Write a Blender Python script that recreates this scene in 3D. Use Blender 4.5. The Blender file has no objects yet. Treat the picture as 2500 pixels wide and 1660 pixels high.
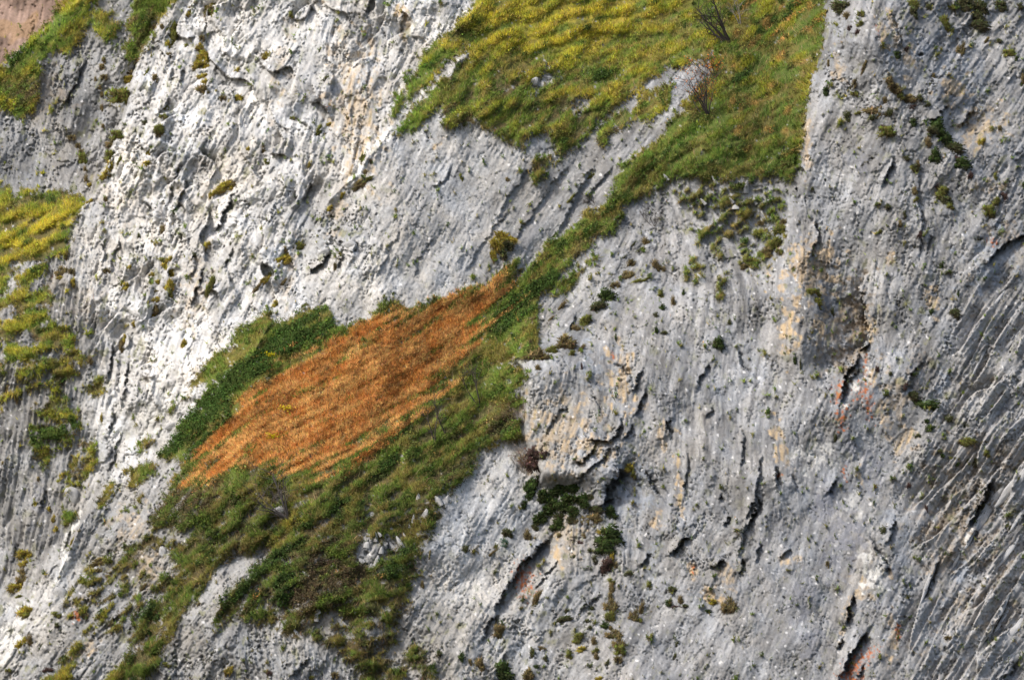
import bpy, math, random
import numpy as np

# ------------------------------------------------------------------ camera, sky, sun
S = bpy.context.scene
COL = S.collection
D = 1000.0                       # metres from the camera to the cliff
PX = 100.0 / 2361.0              # metres on the cliff per survey unit (2361 units = 100 m)
cam_d = bpy.data.cameras.new('camera')
cam = bpy.data.objects.new('camera', cam_d)
COL.objects.link(cam)
cam.location = (0, -D, 0)
cam.rotation_euler = (math.radians(90), 0, 0)
cam_d.sensor_width = 36.0
cam_d.lens = 36.0 * D / 100.0
cam_d.clip_start = 1.0
cam_d.clip_end = 6000.0
S.camera = cam

SUN_EL, SUN_AZ = 47.0, 52.0      # degrees; azimuth measured left of the line back to the camera
w = bpy.data.worlds.new('World')
S.world = w
w.use_nodes = True
nt = w.node_tree
sky = nt.nodes.new('ShaderNodeTexSky')
sky.sky_type = 'NISHITA'
sky.sun_disc = False
sky.sun_elevation = math.radians(SUN_EL)
sky.sun_rotation = math.radians(180 + SUN_AZ)
sky.air_density = 1.0
sky.dust_density = 3.0
sky.ozone_density = 0.4
bg = nt.nodes['Background']
bg.inputs['Strength'].default_value = 0.15
nt.links.new(sky.outputs['Color'], bg.inputs['Color'])
sun_d = bpy.data.lights.new('sun', 'SUN')
sun_d.energy = 2.5
sun_d.angle = math.radians(7.0)
sun_d.color = (1.0, 0.965, 0.92)
sun = bpy.data.objects.new('sun', sun_d)
COL.objects.link(sun)
az, el = math.radians(SUN_AZ), math.radians(SUN_EL)
from mathutils import Vector, Matrix
SUNV = Vector((-math.sin(az) * math.cos(el), -math.cos(az) * math.cos(el), math.sin(el)))
sun.rotation_euler = SUNV.to_track_quat('Z', 'Y').to_euler()
sun.location = SUNV * 300
vs = S.view_settings
vs.view_transform = 'Standard'
vs.look = 'None'
vs.gamma = 1.0
vs.exposure = 0.6
vs.use_curve_mapping = False

# ------------------------------------------------------------------ survey helpers
X0 = [0, 566.6, 1133.3, 1699.9]
Y0 = [0, 377.8, 755.5, 1128.6]
K = 0.28017
def T(t, pts):
    """points noted on survey sheet t (row, column digits) -> survey units"""
    r, c = int(t[0]), int(t[1])
    return [(X0[c] + x * K, Y0[r] + y * K) for x, y in pts]
def axis(a, b, step, n, g):
    core = list(np.arange(a, b + step, step))
    lo, hi, s = [], [], step
    x0, x1 = core[0], core[-1]
    for i in range(n):
        s *= g
        x0 -= s; x1 += s
        lo.append(x0); hi.append(x1)
    return np.array(lo[::-1] + core + hi)
STEP = 2.4
UC = axis(-36, 2397, STEP, 30, 1.07)
VC = axis(-36, 1604, STEP, 26, 1.07)
NU, NV = len(UC), len(VC)
UU, VV = np.meshgrid(UC, VC)
rng = np.random.default_rng(7)
FU = np.fft.rfftfreq(NU)[None, :]
FV = np.fft.fftfreq(NV)[:, None]
F2 = FU ** 2 + FV ** 2
def blur(a, s):
    return np.fft.irfft2(np.fft.rfft2(a) * np.exp(-2 * math.pi ** 2 * s * s * F2), s=(NV, NU))
def band(wl, seed, sharp=1.0):
    """isotropic noise of about wl survey units, unit variance"""
    r = np.random.default_rng(seed).standard_normal((NV, NU))
    s = wl / STEP * 0.25
    a = blur(r, s) - blur(r, s * 2.2)
    return a / a.std()
def fbm(wl, seed, octs=4, gain=0.55):
    a = 0; g = 1.0
    for k in range(octs):
        a = a + g * band(wl / 2 ** k, seed + k * 17)
        g *= gain
    return a / a.std()
def sstep(a, lo, hi):
    t = np.clip((a - lo) / (hi - lo), 0, 1)
    return t * t * (3 - 2 * t)
def bbox(u0, u1, v0, v1):
    i0, i1 = np.searchsorted(VC, [v0, v1]); j0, j1 = np.searchsorted(UC, [u0, u1])
    return slice(max(i0 - 1, 0), min(i1 + 1, NV)), slice(max(j0 - 1, 0), min(j1 + 1, NU))
def poly(pts, out=None, val=1.0):
    if out is None: out = np.zeros((NV, NU))
    p = np.array(pts, float)
    sl = bbox(p[:, 0].min(), p[:, 0].max(), p[:, 1].min(), p[:, 1].max())
    u, v = UU[sl], VV[sl]
    ins = np.zeros(u.shape, bool)
    for (ax, ay), (bx, by) in zip(p, np.roll(p, -1, 0)):
        if ay == by: continue
        c = ((ay > v) != (by > v)) & (u < (bx - ax) * (v - ay) / (by - ay) + ax)
        ins ^= c
    o = out[sl]
    o[ins] = val
    return out
def polys(items, val=1.0, out=None):
    if out is None: out = np.zeros((NV, NU))
    for t, pts in items:
        poly(T(t, pts) if t else pts, out, val)
    return out
def seg_dist(pts, pad):
    p = np.array(pts, float)
    sl = bbox(p[:, 0].min() - pad, p[:, 0].max() + pad, p[:, 1].min() - pad, p[:, 1].max() + pad)
    u, v = UU[sl], VV[sl]
    best = np.full(u.shape, 1e9); side = np.zeros(u.shape); tt = np.zeros(u.shape)
    n = len(p) - 1
    for k in range(n):
        a, b = p[k], p[k + 1]; d = b - a; L2 = max((d ** 2).sum(), 1e-6)
        t = np.clip(((u - a[0]) * d[0] + (v - a[1]) * d[1]) / L2, 0, 1)
        q = np.hypot(u - a[0] - t * d[0], v - a[1] - t * d[1])
        m = q < best
        best = np.where(m, q, best)
        side = np.where(m, np.sign(d[0] * (v - a[1]) - d[1] * (u - a[0])), side)
        tt = np.where(m, (k + t) / n, tt)
    return sl, best, side, tt
def idw(ctrl, power=2.6, soft=45.0):
    c = np.array(ctrl, float)
    W = 0; A = [0] * (c.shape[1] - 2)
    for row in c:
        d2 = (UU - row[0]) ** 2 + (VV - row[1]) ** 2 + soft * soft
        wt = d2 ** (-power / 1.3)
        W = W + wt
        for k in range(len(A)): A[k] = A[k] + wt * row[2 + k]
    return [a / W for a in A]
def tps(ctrl):
    c = np.array(ctrl, float); P = c[:, :2] / 1000.0; n = len(c)
    def U(r2): return np.where(r2 > 0, 0.5 * r2 * np.log(r2 + 1e-12), 0)
    Km = U(((P[:, None] - P[None]) ** 2).sum(-1)) + np.eye(n) * 2e-4
    Q = np.c_[np.ones(n), P]
    M = np.block([[Km, Q], [Q.T, np.zeros((3, 3))]])
    sol = np.linalg.solve(M, np.r_[c[:, 2], 0, 0, 0])
    u = np.clip(UU, -110, 2470) / 1000.0; v = np.clip(VV, -110, 1680) / 1000.0
    out = sol[n] + sol[n + 1] * u + sol[n + 2] * v
    for k in range(n):
        out = out + sol[k] * U((u - P[k, 0]) ** 2 + (v - P[k, 1]) ** 2)
    return out
class Flow:
    """smears noise along a field of directions, so grain follows the bedding"""
    def __init__(s, theta, L):
        du, dv = np.cos(theta), -np.sin(theta)
        J, I = np.meshgrid(np.arange(NU, dtype=np.float32), np.arange(NV, dtype=np.float32))
        s.idx = []
        for sg in (1, -1):
            x, y = J.copy(), I.copy()
            for k in range(L):
                xi = np.clip(np.rint(x), 0, NU - 1).astype(np.int32); yi = np.clip(np.rint(y), 0, NV - 1).astype(np.int32)
                f = yi * NU + xi
                if not (sg == -1 and k == 0): s.idx.append((k, f))
                x += sg * du.ravel()[f]; y += sg * dv.ravel()[f]
    def run(s, a, L):
        fl = a.ravel(); out = np.zeros((NV, NU)); W = 0
        for k, f in s.idx:
            if k < L:
                wt = 0.5 + 0.5 * math.cos(math.pi * k / L)
                out += wt * fl[f]; W += wt
        out /= W
        return (out - out.mean()) / out.std()
def facets(seed, ang, sx, sy, warp=0.16, edges=False):
    """angular plates: every cell is a tilted plane of its own, broken off at its edges"""
    a = math.radians(ang)
    w1, w2 = band(110, seed + 1) * warp + band(9, seed + 3) * .07, band(110, seed + 2) * warp + band(9, seed + 4) * .07
    p = (UU * math.sin(a) + VV * math.cos(a)) / sx + w1
    q = (UU * math.cos(a) - VV * math.sin(a)) / sy + w2
    pi, qi = np.floor(p).astype(int), np.floor(q).astype(int)
    r = np.random.default_rng(seed); N = 256
    jx, jy, tx, ty, of = (r.random((N, N)) for _ in range(5))
    best = np.full(p.shape, 1e9); sec = np.full(p.shape, 1e9); val = np.zeros(p.shape)
    for i in (-1, 0, 1):
        for j in (-1, 0, 1):
            ci, cj = (pi + i) % N, (qi + j) % N
            dx = p - (pi + i + jx[ci, cj]); dy = q - (qi + j + jy[ci, cj])
            d2 = dx * dx + dy * dy
            h = (tx[ci, cj] - 0.5) * 2.0 * dx + (ty[ci, cj] - 0.5) * 1.5 * dy + (of[ci, cj] - 0.5) * .9
            m = d2 < best
            sec = np.where(m, best, np.minimum(sec, d2))
            best = np.where(m, d2, best); val = np.where(m, h, val)
    if edges: return val, np.sqrt(sec) - np.sqrt(best)
    return val
def saw(ang, period, seed, warp=0.5, wl=160):
    a = math.radians(ang)
    c = (UU * math.sin(a) + VV * math.cos(a)) / period + warp * fbm(wl, seed, 3)
    return c - np.floor(c), np.floor(c)
def terrace(n, k, hard=0.8):
    x = n * k; f = np.floor(x); t = x - f
    return (f + np.clip((t - hard) / (1 - hard), 0, 1)) / k
# ------------------------------------------------------------------ survey of the face (outlines of ground cover, cracks, stains)
COVER = [
 # far left brow and ledges
 ('00', [(590,-140),(820,-140),(800,20),(760,60),(680,150),(740,180),(700,260),(620,370),(590,460),(520,420),(430,430),(360,480),(270,530),(350,560),(330,620),(300,700),(310,830),(230,940),(130,960),(50,920),(20,870),(-260,850),(-260,690),(-60,590),(130,440),(380,220),(450,130)]),
 ('00', [(1090,0),(1480,-130),(1480,0),(1330,140),(1260,290),(1190,390),(1150,500),(1060,500),(1020,380),(1090,310),(1040,240),(1080,140)]),
 ('00', [(740,180),(820,90),(900,130),(960,180),(1010,220),(960,270),(920,330),(890,380),(850,300),(750,250)]),
 # left slope
 ('10', [(-400,330),(0,330),(90,300),(330,260),(500,220),(590,195),(590,260),(540,320),(600,300),(700,265),(740,235),(690,330),(640,400),(610,490),(580,540),(560,600),(570,720),(540,770),(490,730),(410,760),(380,870),(390,960),(420,1000),(440,1100),(410,1180),(370,1260),(430,1280),(470,1320),(600,1340),(620,1460),(600,1510),(670,1568),(-400,1568)]),
 ('10', [(-60,150),(100,170),(100,260),(0,330),(-60,330)]),
 ('10', [(130,240),(200,210),(310,220),(310,260),(250,275),(150,275)]),
 ('20', [(-400,0),(620,0),(620,110),(590,190),(680,220),(690,290),(670,370),(640,400),(550,420),(470,480),(390,440),(380,470),(400,380),(420,350),(340,350),(270,390),(200,400),(100,380),(20,390),(20,330),(-400,320)]),
 ('20', [(340,590),(330,560),(440,520),(550,480),(540,560),(520,620),(450,650),(350,640)]),
 ('20', [(255,800),(330,690),(430,640),(560,680),(640,730),(690,820),(610,880),(530,940),(460,990),(300,1000),(250,960)]),
 ('20', [(260,1010),(420,1020),(420,1080),(350,1150),(270,1130)]),
 ('20', [(650,940),(700,900),(800,905),(800,960),(720,980)]),
 ('20', [(580,1060),(650,1020),(800,980),(800,1080),(770,1180),(700,1210),(710,1260),(600,1310),(520,1340),(450,1320),(460,1270),(540,1250),(600,1170)]),
 ('20', [(500,1470),(560,1460),(640,1490),(640,1600),(590,1660),(530,1620)]),
 ('20', [(720,560),(760,460),(850,380),(860,500),(830,580),(780,600)]),
 # edge ledges under the pale slab
 ('20', [(780,1450),(820,1350),(940,1260),(1000,1180),(1130,1130),(1110,1200),(1010,1310),(920,1370),(860,1450),(820,1510)]),
 ('20', [(1130,1050),(1150,930),(1250,890),(1220,980)]),
 ('20', [(1350,710),(1450,580),(1480,560),(1480,600),(1400,720)]),
 ('20', [(1505,580),(1560,480),(1650,390),(1640,460),(1540,570)]),
 ('20', [(1660,420),(1700,290),(1830,160),(1950,150),(1970,250),(1890,300),(1900,340),(1780,440),(1720,490),(1680,450)]),
 ('11', [(-60,1568),(0,1420),(80,1260),(150,1190),(205,1200),(190,1320),(90,1450),(20,1568)]),
 ('20', [(1960,200),(1990,100),(2060,0),(2180,0),(2060,200)]),
 # upper slope
 ('01', [(2050,-140),(1930,-30),(1800,130),(1700,270),(1480,420),(1430,530),(1400,610),(1290,740),(1230,850),(1150,960),(1210,975),(1300,880),(1340,790),(1440,760),(1520,690),(1590,600),(1640,520),(1780,440),(1840,400),(1820,480),(1740,560),(1690,640),(1590,670),(1540,770),(1460,830),(1340,920),(1310,1000),(1210,1140),(1300,1100),(1450,1030),(1510,940),(1600,870),(1620,960),(1600,1030),(1650,1050),(1820,1020),(1960,900),(2080,840),(2000,1000),(2060,1080),(2060,1130),(2130,1130),(2200,1200),(2340,1190),(2600,1240),(2900,700),(2900,-140)]),
 ('02', [(-100,-140),(2700,-140),(2700,0),(2500,560),(2450,1500),(2360,1400),(2300,1430),(2200,1400),(2050,1340),(1950,1450),(1830,1400),(1700,1440),(1560,1480),(1450,1420),(1380,1500),(1300,1600),(1010,1580),(1030,1480),(1110,1370),(1180,1280),(1330,1180),(1420,1090),(1480,1000),(1560,900),(1700,740),(1830,560),(1750,490),(1640,500),(1560,540),(1490,550),(1280,680),(1060,850),(860,1010),(690,1190),(560,1320),(520,1360),(560,1200),(530,1090),(480,1060),(360,1080),(260,1195),(160,1180),(90,1110),(30,1090),(-100,1060)]),
 ('03', [(-300,-140),(740,-140),(740,0),(720,200),(690,460),(590,700),(570,850),(560,1000),(530,1150),(522,1400),(440,1480),(300,1440),(-300,1500)]),
 # islands on the bare strip
 ('02', [(1500,640),(1440,700),(1340,740),(1240,790),(1210,850),(1260,870),(1160,900),(980,970),(900,1040),(870,1180),(900,1210),(960,1130),(1110,1010),(1200,990),(1330,980),(1440,880),(1480,760)]),
 ('02', [(970,1325),(1060,1260),(1180,1225),(1110,1290),(1000,1345)]),
 ('02', [(990,1420),(1060,1330),(1090,1330),(1020,1410)]),
 ('02', [(345,1330),(440,1290),(520,1250),(440,1420),(400,1460),(340,1540),(330,1420)]),
 # gully neck
 ('12', [(1120,-30),(1030,90),(1010,220),(980,290),(840,410),(800,430),(830,310),(760,410),(710,490),(620,560),(470,640),(400,760),(330,860),(170,945),(0,1020),(0,1568),(160,1568),(150,1480),(180,1380),(230,1290),(350,1180),(430,1080),(500,1000),(600,860),(680,760),(800,700),(830,620),(960,580),(1040,480),(1080,440),(1090,330),(1130,300),(1300,260),(1380,200),(1490,130),(1500,-30)]),
 ('12', [(450,1200),(480,1080),(550,980),(700,880),(880,700),(890,740),(800,880),(700,970),(600,1030),(530,1100),(470,1210)]),
 ('12', [(200,1370),(290,1280),(380,1260),(300,1330),(240,1390)]),
 ('12', [(0,940),(80,870),(260,750),(210,860),(140,960),(60,1000),(0,1020)]),
 # middle meadow
 ('11', [(2400,830),(2170,985),(2120,1000),(1990,975),(2080,880),(2290,750),(2230,860),(2170,970),(2050,960),(1960,1000),(1840,1010),(1720,1060),(1620,1110),(1560,1105),(1480,1140),(1340,1185),(1310,1195),(1250,1115),(1200,1120),(1120,1160),(1075,1250),(1000,1270),(880,1310),(760,1395),(740,1310),(680,1265),(745,1180),(680,1180),(600,1210),(540,1190),(480,1225),(390,1250),(350,1290),(250,1310),(190,1340),(140,1420),(60,1600),(2400,1600)]),
 ('11', [(1990,975),(2080,880),(2290,750),(2230,860),(2170,970),(2060,1010)]),
 ('20', [(2080,230),(1960,290),(1860,400),(1740,500),(1640,590),(1570,700),(1480,810),(1440,900),(1310,1050),(1300,1080),(1390,1110),(1460,1060),(1500,1130),(1430,1250),(1400,1340),(1350,1420),(1270,1510),(1240,1600),(2500,1600),(2500,0),(2190,0)]),
 ('20', [(1130,1160),(1250,1110),(1330,1140),(1240,1230),(1120,1290),(1060,1330),(1080,1250)]),
 ('21', [(-100,0),(2210,0),(2170,80),(2180,230),(2180,330),(2300,360),(2320,400),(2270,480),(2150,560),(2180,610),(2290,570),(2300,620),(2220,700),(2280,800),(2260,900),(2150,940),(2100,920),(2000,1000),(1900,1010),(1890,1140),(1780,1240),(1740,1280),(1720,1310),(1640,1400),(1600,1500),(1540,1600),(-100,1600)]),
 # lower bands
 ('30', [(1370,20),(1290,200),(1240,240),(1230,340),(1300,330),(1370,290),(1440,330),(1590,330),(1570,450),(1500,560),(1420,640),(1400,690),(1310,720),(1290,760),(1380,810),(1400,860),(1300,940),(1180,1010),(1140,1080),(1090,1170),(1120,1200),(1100,1290),(1020,1390),(1050,1440),(960,1450),(880,1530),(820,1680),(1150,1640),(1240,1500),(1330,1420),(1310,1310),(1350,1300),(1420,1230),(1460,1120),(1520,1010),(1590,920),(1660,870),(1720,740),(1780,610),(1900,560),(1990,510),(2080,510),(2240,390),(2500,200),(2500,0)]),
 ('30', [(1010,540),(1110,440),(1230,390),(1350,380),(1350,450),(1250,510),(1150,500),(1080,590),(1050,650),(1020,640)]),
 ('30', [(1370,440),(1450,430),(1600,430),(1580,520),(1480,570),(1420,560)]),
 ('30', [(2420,400),(2240,460),(2130,610),(2050,730),(1900,830),(1820,920),(1770,1080),(1742,1240),(1762,1240),(1810,1090),(1900,1070),(2000,1050),(2120,1090),(2230,1080),(2240,1010),(2110,970),(2100,900),(2180,840),(2240,820),(2210,930),(2300,970),(2420,900)]),
 ('30', [(300,1680),(350,1568),(480,1490),(560,1380),(640,1260),(690,1235),(660,1340),(600,1450),(560,1680)]),
 ('30', [(890,280),(1010,180),(1110,100),(1220,20),(1260,0),(1200,60),(1080,160),(960,250)]),
 ('31', [(0,330),(60,100),(300,-40),(1720,-40),(1640,150),(1570,280),(1500,400),(1440,480),(1400,600),(1390,700),(1340,790),(1320,850),(1380,950),(1330,1050),(1310,920),(1250,960),(1190,1140),(1110,1150),(1100,1000),(1030,1070),(960,1170),(860,1120),(780,1040),(800,900),(700,1000),(620,1010),(550,1080),(480,1100),(470,970),(420,960),(380,900),(400,820),(330,930),(280,980),(200,950),(190,880),(240,800),(150,850),(70,930),(-20,930),(-20,760),(160,560),(230,430),(180,420),(0,560)]),
 ('31', [(290,1190),(300,1080),(420,980),(470,1000),(460,1180),(390,1230)]),
 ('31', [(700,1180),(740,1100),(800,1160),(810,1270),(740,1300)]),
 ('31', [(810,1310),(900,1190),(980,1180),(1000,1260),(1110,1270),(1100,1320),(1000,1320),(950,1420),(860,1400)]),
 ('31', [(940,1460),(1060,1390),(1180,1400),(1190,1440),(1080,1500),(1060,1640),(950,1640)]),
 ('31', [(1280,1380),(1420,1260),(1460,1290),(1480,1420),(1550,1500),(1540,1640),(1440,1550),(1420,1420),(1340,1440)]),
 ('31', [(1160,1500),(1300,1440),(1340,1480),(1220,1640),(1140,1640)]),
]
HOLES = [
 ('02', [(280,700),(390,600),(480,480),(500,640),(600,580),(640,590),(560,660),(430,690),(320,740)]),
 ('02', [(1490,555),(1280,680),(1060,850),(860,1010),(690,1190),(640,1290),(760,1200),(900,1040),(1000,950),(1200,840),(1240,780),(1450,650)]),
 ('02', [(1830,560),(1700,740),(1560,900),(1430,1060),(1180,1270),(1120,1340),(1000,1420),(960,1340),(1180,1190),(1350,980),(1450,880),(1500,700),(1640,520),(1760,500)]),
 ('02', [(240,620),(250,530),(300,600),(270,640)]),
 ('02', [(650,830),(720,790),(850,785),(800,860),(740,940),(640,1010),(700,900)]),
 ('02', [(270,1160),(340,1090),(420,1120),(480,1060),(520,1200),(440,1260),(330,1180)]),
 ('01', [(1840,400),(1860,330),(1820,360),(1790,470)]),
 ('31', [(890,540),(930,420),(1010,370),(1120,420),(1170,360),(1250,400),(1320,420),(1260,500),(1180,520),(1080,630),(1010,640),(920,620)]),
 ('31', [(1400,250),(1430,160),(1500,200),(1480,260),(1430,280)]),
 ('31', [(1540,150),(1550,80),(1600,20),(1680,60),(1640,150),(1560,160)]),
 ('31', [(200,260),(240,190),(300,150),(320,190),(240,270)]),
 ('30', [(1690,470),(1700,440),(1760,430),(1720,480)]),
 ('20', [(1500,1130),(1540,990),(1640,930),(1560,1010),(1520,1110)]),
 ('21', [(1890,930),(1950,910),(1920,1000)]),
 ('10', [(0,1050),(50,1060),(40,1110),(10,1110)]),
 ('20', [(270,130),(350,100),(330,140),(250,160)]),
]
# strewn turf and rock: cover only where the noise allows
PATCHY = [
 ('12', [(1480,130),(1540,150),(1700,90),(2420,200),(2420,560),(2330,780),(2150,900),(2060,900),(2000,740),(2100,600),(1880,600),(1880,700),(1960,870),(1900,1180),(1830,1180),(1850,800),(1800,720),(1700,700),(1660,650),(1720,500),(1680,420),(1500,320)]),
 ('12', [(1600,750),(1690,730),(1780,900),(1780,980),(1700,1000),(1640,1110),(1580,940)]),
 ('13', [(412,440),(400,700),(320,800),(170,920),(20,880),(100,760),(260,650),(330,520)]),
 ('31', [(0,960),(220,950),(520,1100),(800,1040),(1330,1060),(1200,1568),(850,1568),(760,1300),(300,1200),(0,1090)]),
 ('30', [(650,600),(1100,480),(1500,900),(1100,1250),(700,1200),(500,1000)]),
 ('20', [(-40,380),(420,380),(330,640),(-40,620)]),
]
ORANGE = [
 (None, [(1190,640),(1010,690),(930,712),(790,770),(690,820),(590,880),(530,950),(470,1040),(395,1110),(380,1135),(470,1100),(520,1095),(600,1060),(640,1075),(700,1095),(740,1092),(800,1062),(880,1000),(930,975),(1000,915),(1050,860),(1090,790),(1140,720),(1210,645)]),
 ('21', [(860,1210),(960,1130),(1080,1050),(1190,980),(1190,1010),(1080,1110),(940,1190),(870,1225)]),
 ('21', [(480,1190),(620,1090),(800,1010),(880,1080),(700,1130),(520,1210)]),
 ('03', [(150,370),(250,270),(450,140),(640,10),(760,-40),(740,30),(560,150),(400,280),(230,345)]),
 ('12', [(-60,1060),(80,960),(230,900),(240,930),(60,1090),(-60,1200)]),
 ('21', [(1380,720),(1480,640),(1490,690),(1400,750)]),
 ('20', [(1410,1330),(1500,1230),(1700,1190),(1690,1250),(1520,1300)]),
]
DARK = [
 ('20', [(1250,1120),(1440,900),(1640,590),(1860,400),(1960,290),(2200,230),(2260,310),(2050,480),(1900,620),(1960,700),(1990,850),(1800,960),(1600,1100),(1510,1120),(1560,960),(1400,1100)]),
 ('11', [(60,1568),(200,1380),(400,1260),(600,1230),(740,1300),(750,1390),(620,1480),(400,1568)]),
 ('21', [(900,1100),(1150,880),(1300,780),(1400,770),(1300,880),(1160,960),(1010,1060),(820,1180)]),
 ('21', [(1010,1180),(1150,1060),(1320,1010),(1290,1080),(1120,1190)]),
 ('21', [(1640,370),(1700,250),(1780,120),(1810,180),(1770,300),(1690,370)]),
 ('12', [(420,720),(470,660),(620,570),(720,530),(600,650),(520,730)]),
 ('12', [(0,1200),(150,1080),(330,960),(480,880),(580,900),(430,1080),(300,1180),(100,1400),(0,1500)]),
 ('11', [(1720,1360),(1830,1230),(1950,1190),(1900,1290),(1760,1370)]),
 ('31', [(0,740),(100,610),(260,440),(400,400),(480,260),(560,230),(560,350),(430,430),(340,500),(240,620),(100,680)]),
 ('31', [(190,930),(240,750),(330,690),(450,660),(490,700),(390,800),(400,850),(330,930),(270,985)]),
 ('31', [(600,190),(760,60),(1000,0),(900,100),(700,230)]),
 ('31', [(1090,700),(1150,590),(1420,470),(1430,520),(1250,600),(1400,620),(1200,740)]),
 ('30', [(2420,400),(2240,460),(2130,610),(2050,730),(1900,830),(1820,920),(1770,1080),(1740,1240),(1760,1240),(1860,990),(2050,850),(2150,680),(2360,600)]),
 ('30', [(1130,1100),(1160,1000),(1280,950),(1340,990),(1240,1080),(1140,1140)]),
 ('20', [(255,880),(400,830),(640,760),(690,820),(610,880),(460,990),(300,1000),(250,960)]),
 ('02', [(860,580),(950,540),(990,600),(900,690),(800,680)]),
 ('02', [(1990,620),(2150,560),(2180,620),(2010,690)]),
 ('02', [(560,1150),(640,1050),(720,1010),(700,1100),(620,1180),(530,1350)]),
 ('03', [(100,250),(300,120),(560,-20),(640,-40),(480,90),(250,210),(130,330)]),
 ('03', [(600,540),(690,470),(680,520),(620,560)]),
 ('00', [(0,540),(200,370),(260,420),(120,540),(0,600)]),
]
BRIGHTY = [   # yellow grass
 ('01', [(1950,-140),(1800,130),(1900,200),(2300,300),(2700,250),(2700,-140)]),
 ('02', [(-100,-140),(1600,-140),(1580,40),(1300,180),(1000,330),(850,500),(500,420),(0,450),(-100,400)]),
 ('02', [(840,800),(900,700),(1100,560),(1250,420),(1400,350),(1480,380),(1250,560),(1000,720)]),
 ('10', [(60,560),(200,420),(480,300),(720,270),(620,450),(450,600),(250,720),(0,900),(0,720)]),
 ('20', [(820,1440),(830,1350),(950,1270),(1090,1170),(1120,1180),(1000,1310),(900,1380)]),
 ('31', [(190,470),(230,330),(420,130),(560,60),(420,270),(260,420)]),
 ('00', [(590,-60),(800,-60),(700,90),(560,120)]),
]
LUSH = [
 ('00', [(60,560),(250,340),(420,200),(560,110),(680,60),(640,160),(480,290),(330,400),(260,520),(120,640)]),
 ('01', [(1180,960),(1290,740),(1430,530),(1500,420),(1620,420),(1660,470),(1500,590),(1330,860)]),
 ('01', [(1210,1140),(1340,930),(1540,780),(1640,700),(1700,720),(1560,880),(1400,1040)]),
 ('02', [(1500,1400),(1650,1280),(1900,1180),(1880,1330),(1600,1470)]),
 ('02', [(1250,1320),(1400,1200),(1700,1050),(1750,1080),(1500,1280),(1260,1400)]),
 ('20', [(500,1470),(640,1490),(640,1600),(520,1640)]),
]
PURPLE = [
 ('30', [(1240,240),(1310,150),(1450,50),(1700,20),(1720,170),(1600,330),(1500,340),(1370,280)]),
 ('20', [(1240,1568),(1350,1420),(1500,1350),(1720,1350),(1720,1568)]),
 ('20', [(1650,1280),(1760,1190),(1850,1190),(1820,1290)]),
 ('31', [(240,820),(480,560),(760,420),(900,520),(1000,700),(760,1000),(480,1000)]),
 ('21', [(1450,1300),(1700,1180),(1880,1130),(1740,1290)]),
 ('00', [(0,700),(280,700),(310,830),(130,950),(20,870)]),
 ('00', [(1090,180),(1260,60),(1260,290),(1120,500),(1040,400)]),
 ('01', [(1600,1030),(1660,920),(1900,900),(1820,1020)]),
 ('21', [(1950,860),(2150,640),(2290,640),(2200,900)]),
 ('12', [(570,880),(700,740),(830,630),(960,480),(1080,440),(1000,560),(800,700),(600,860)]),
]
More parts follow.
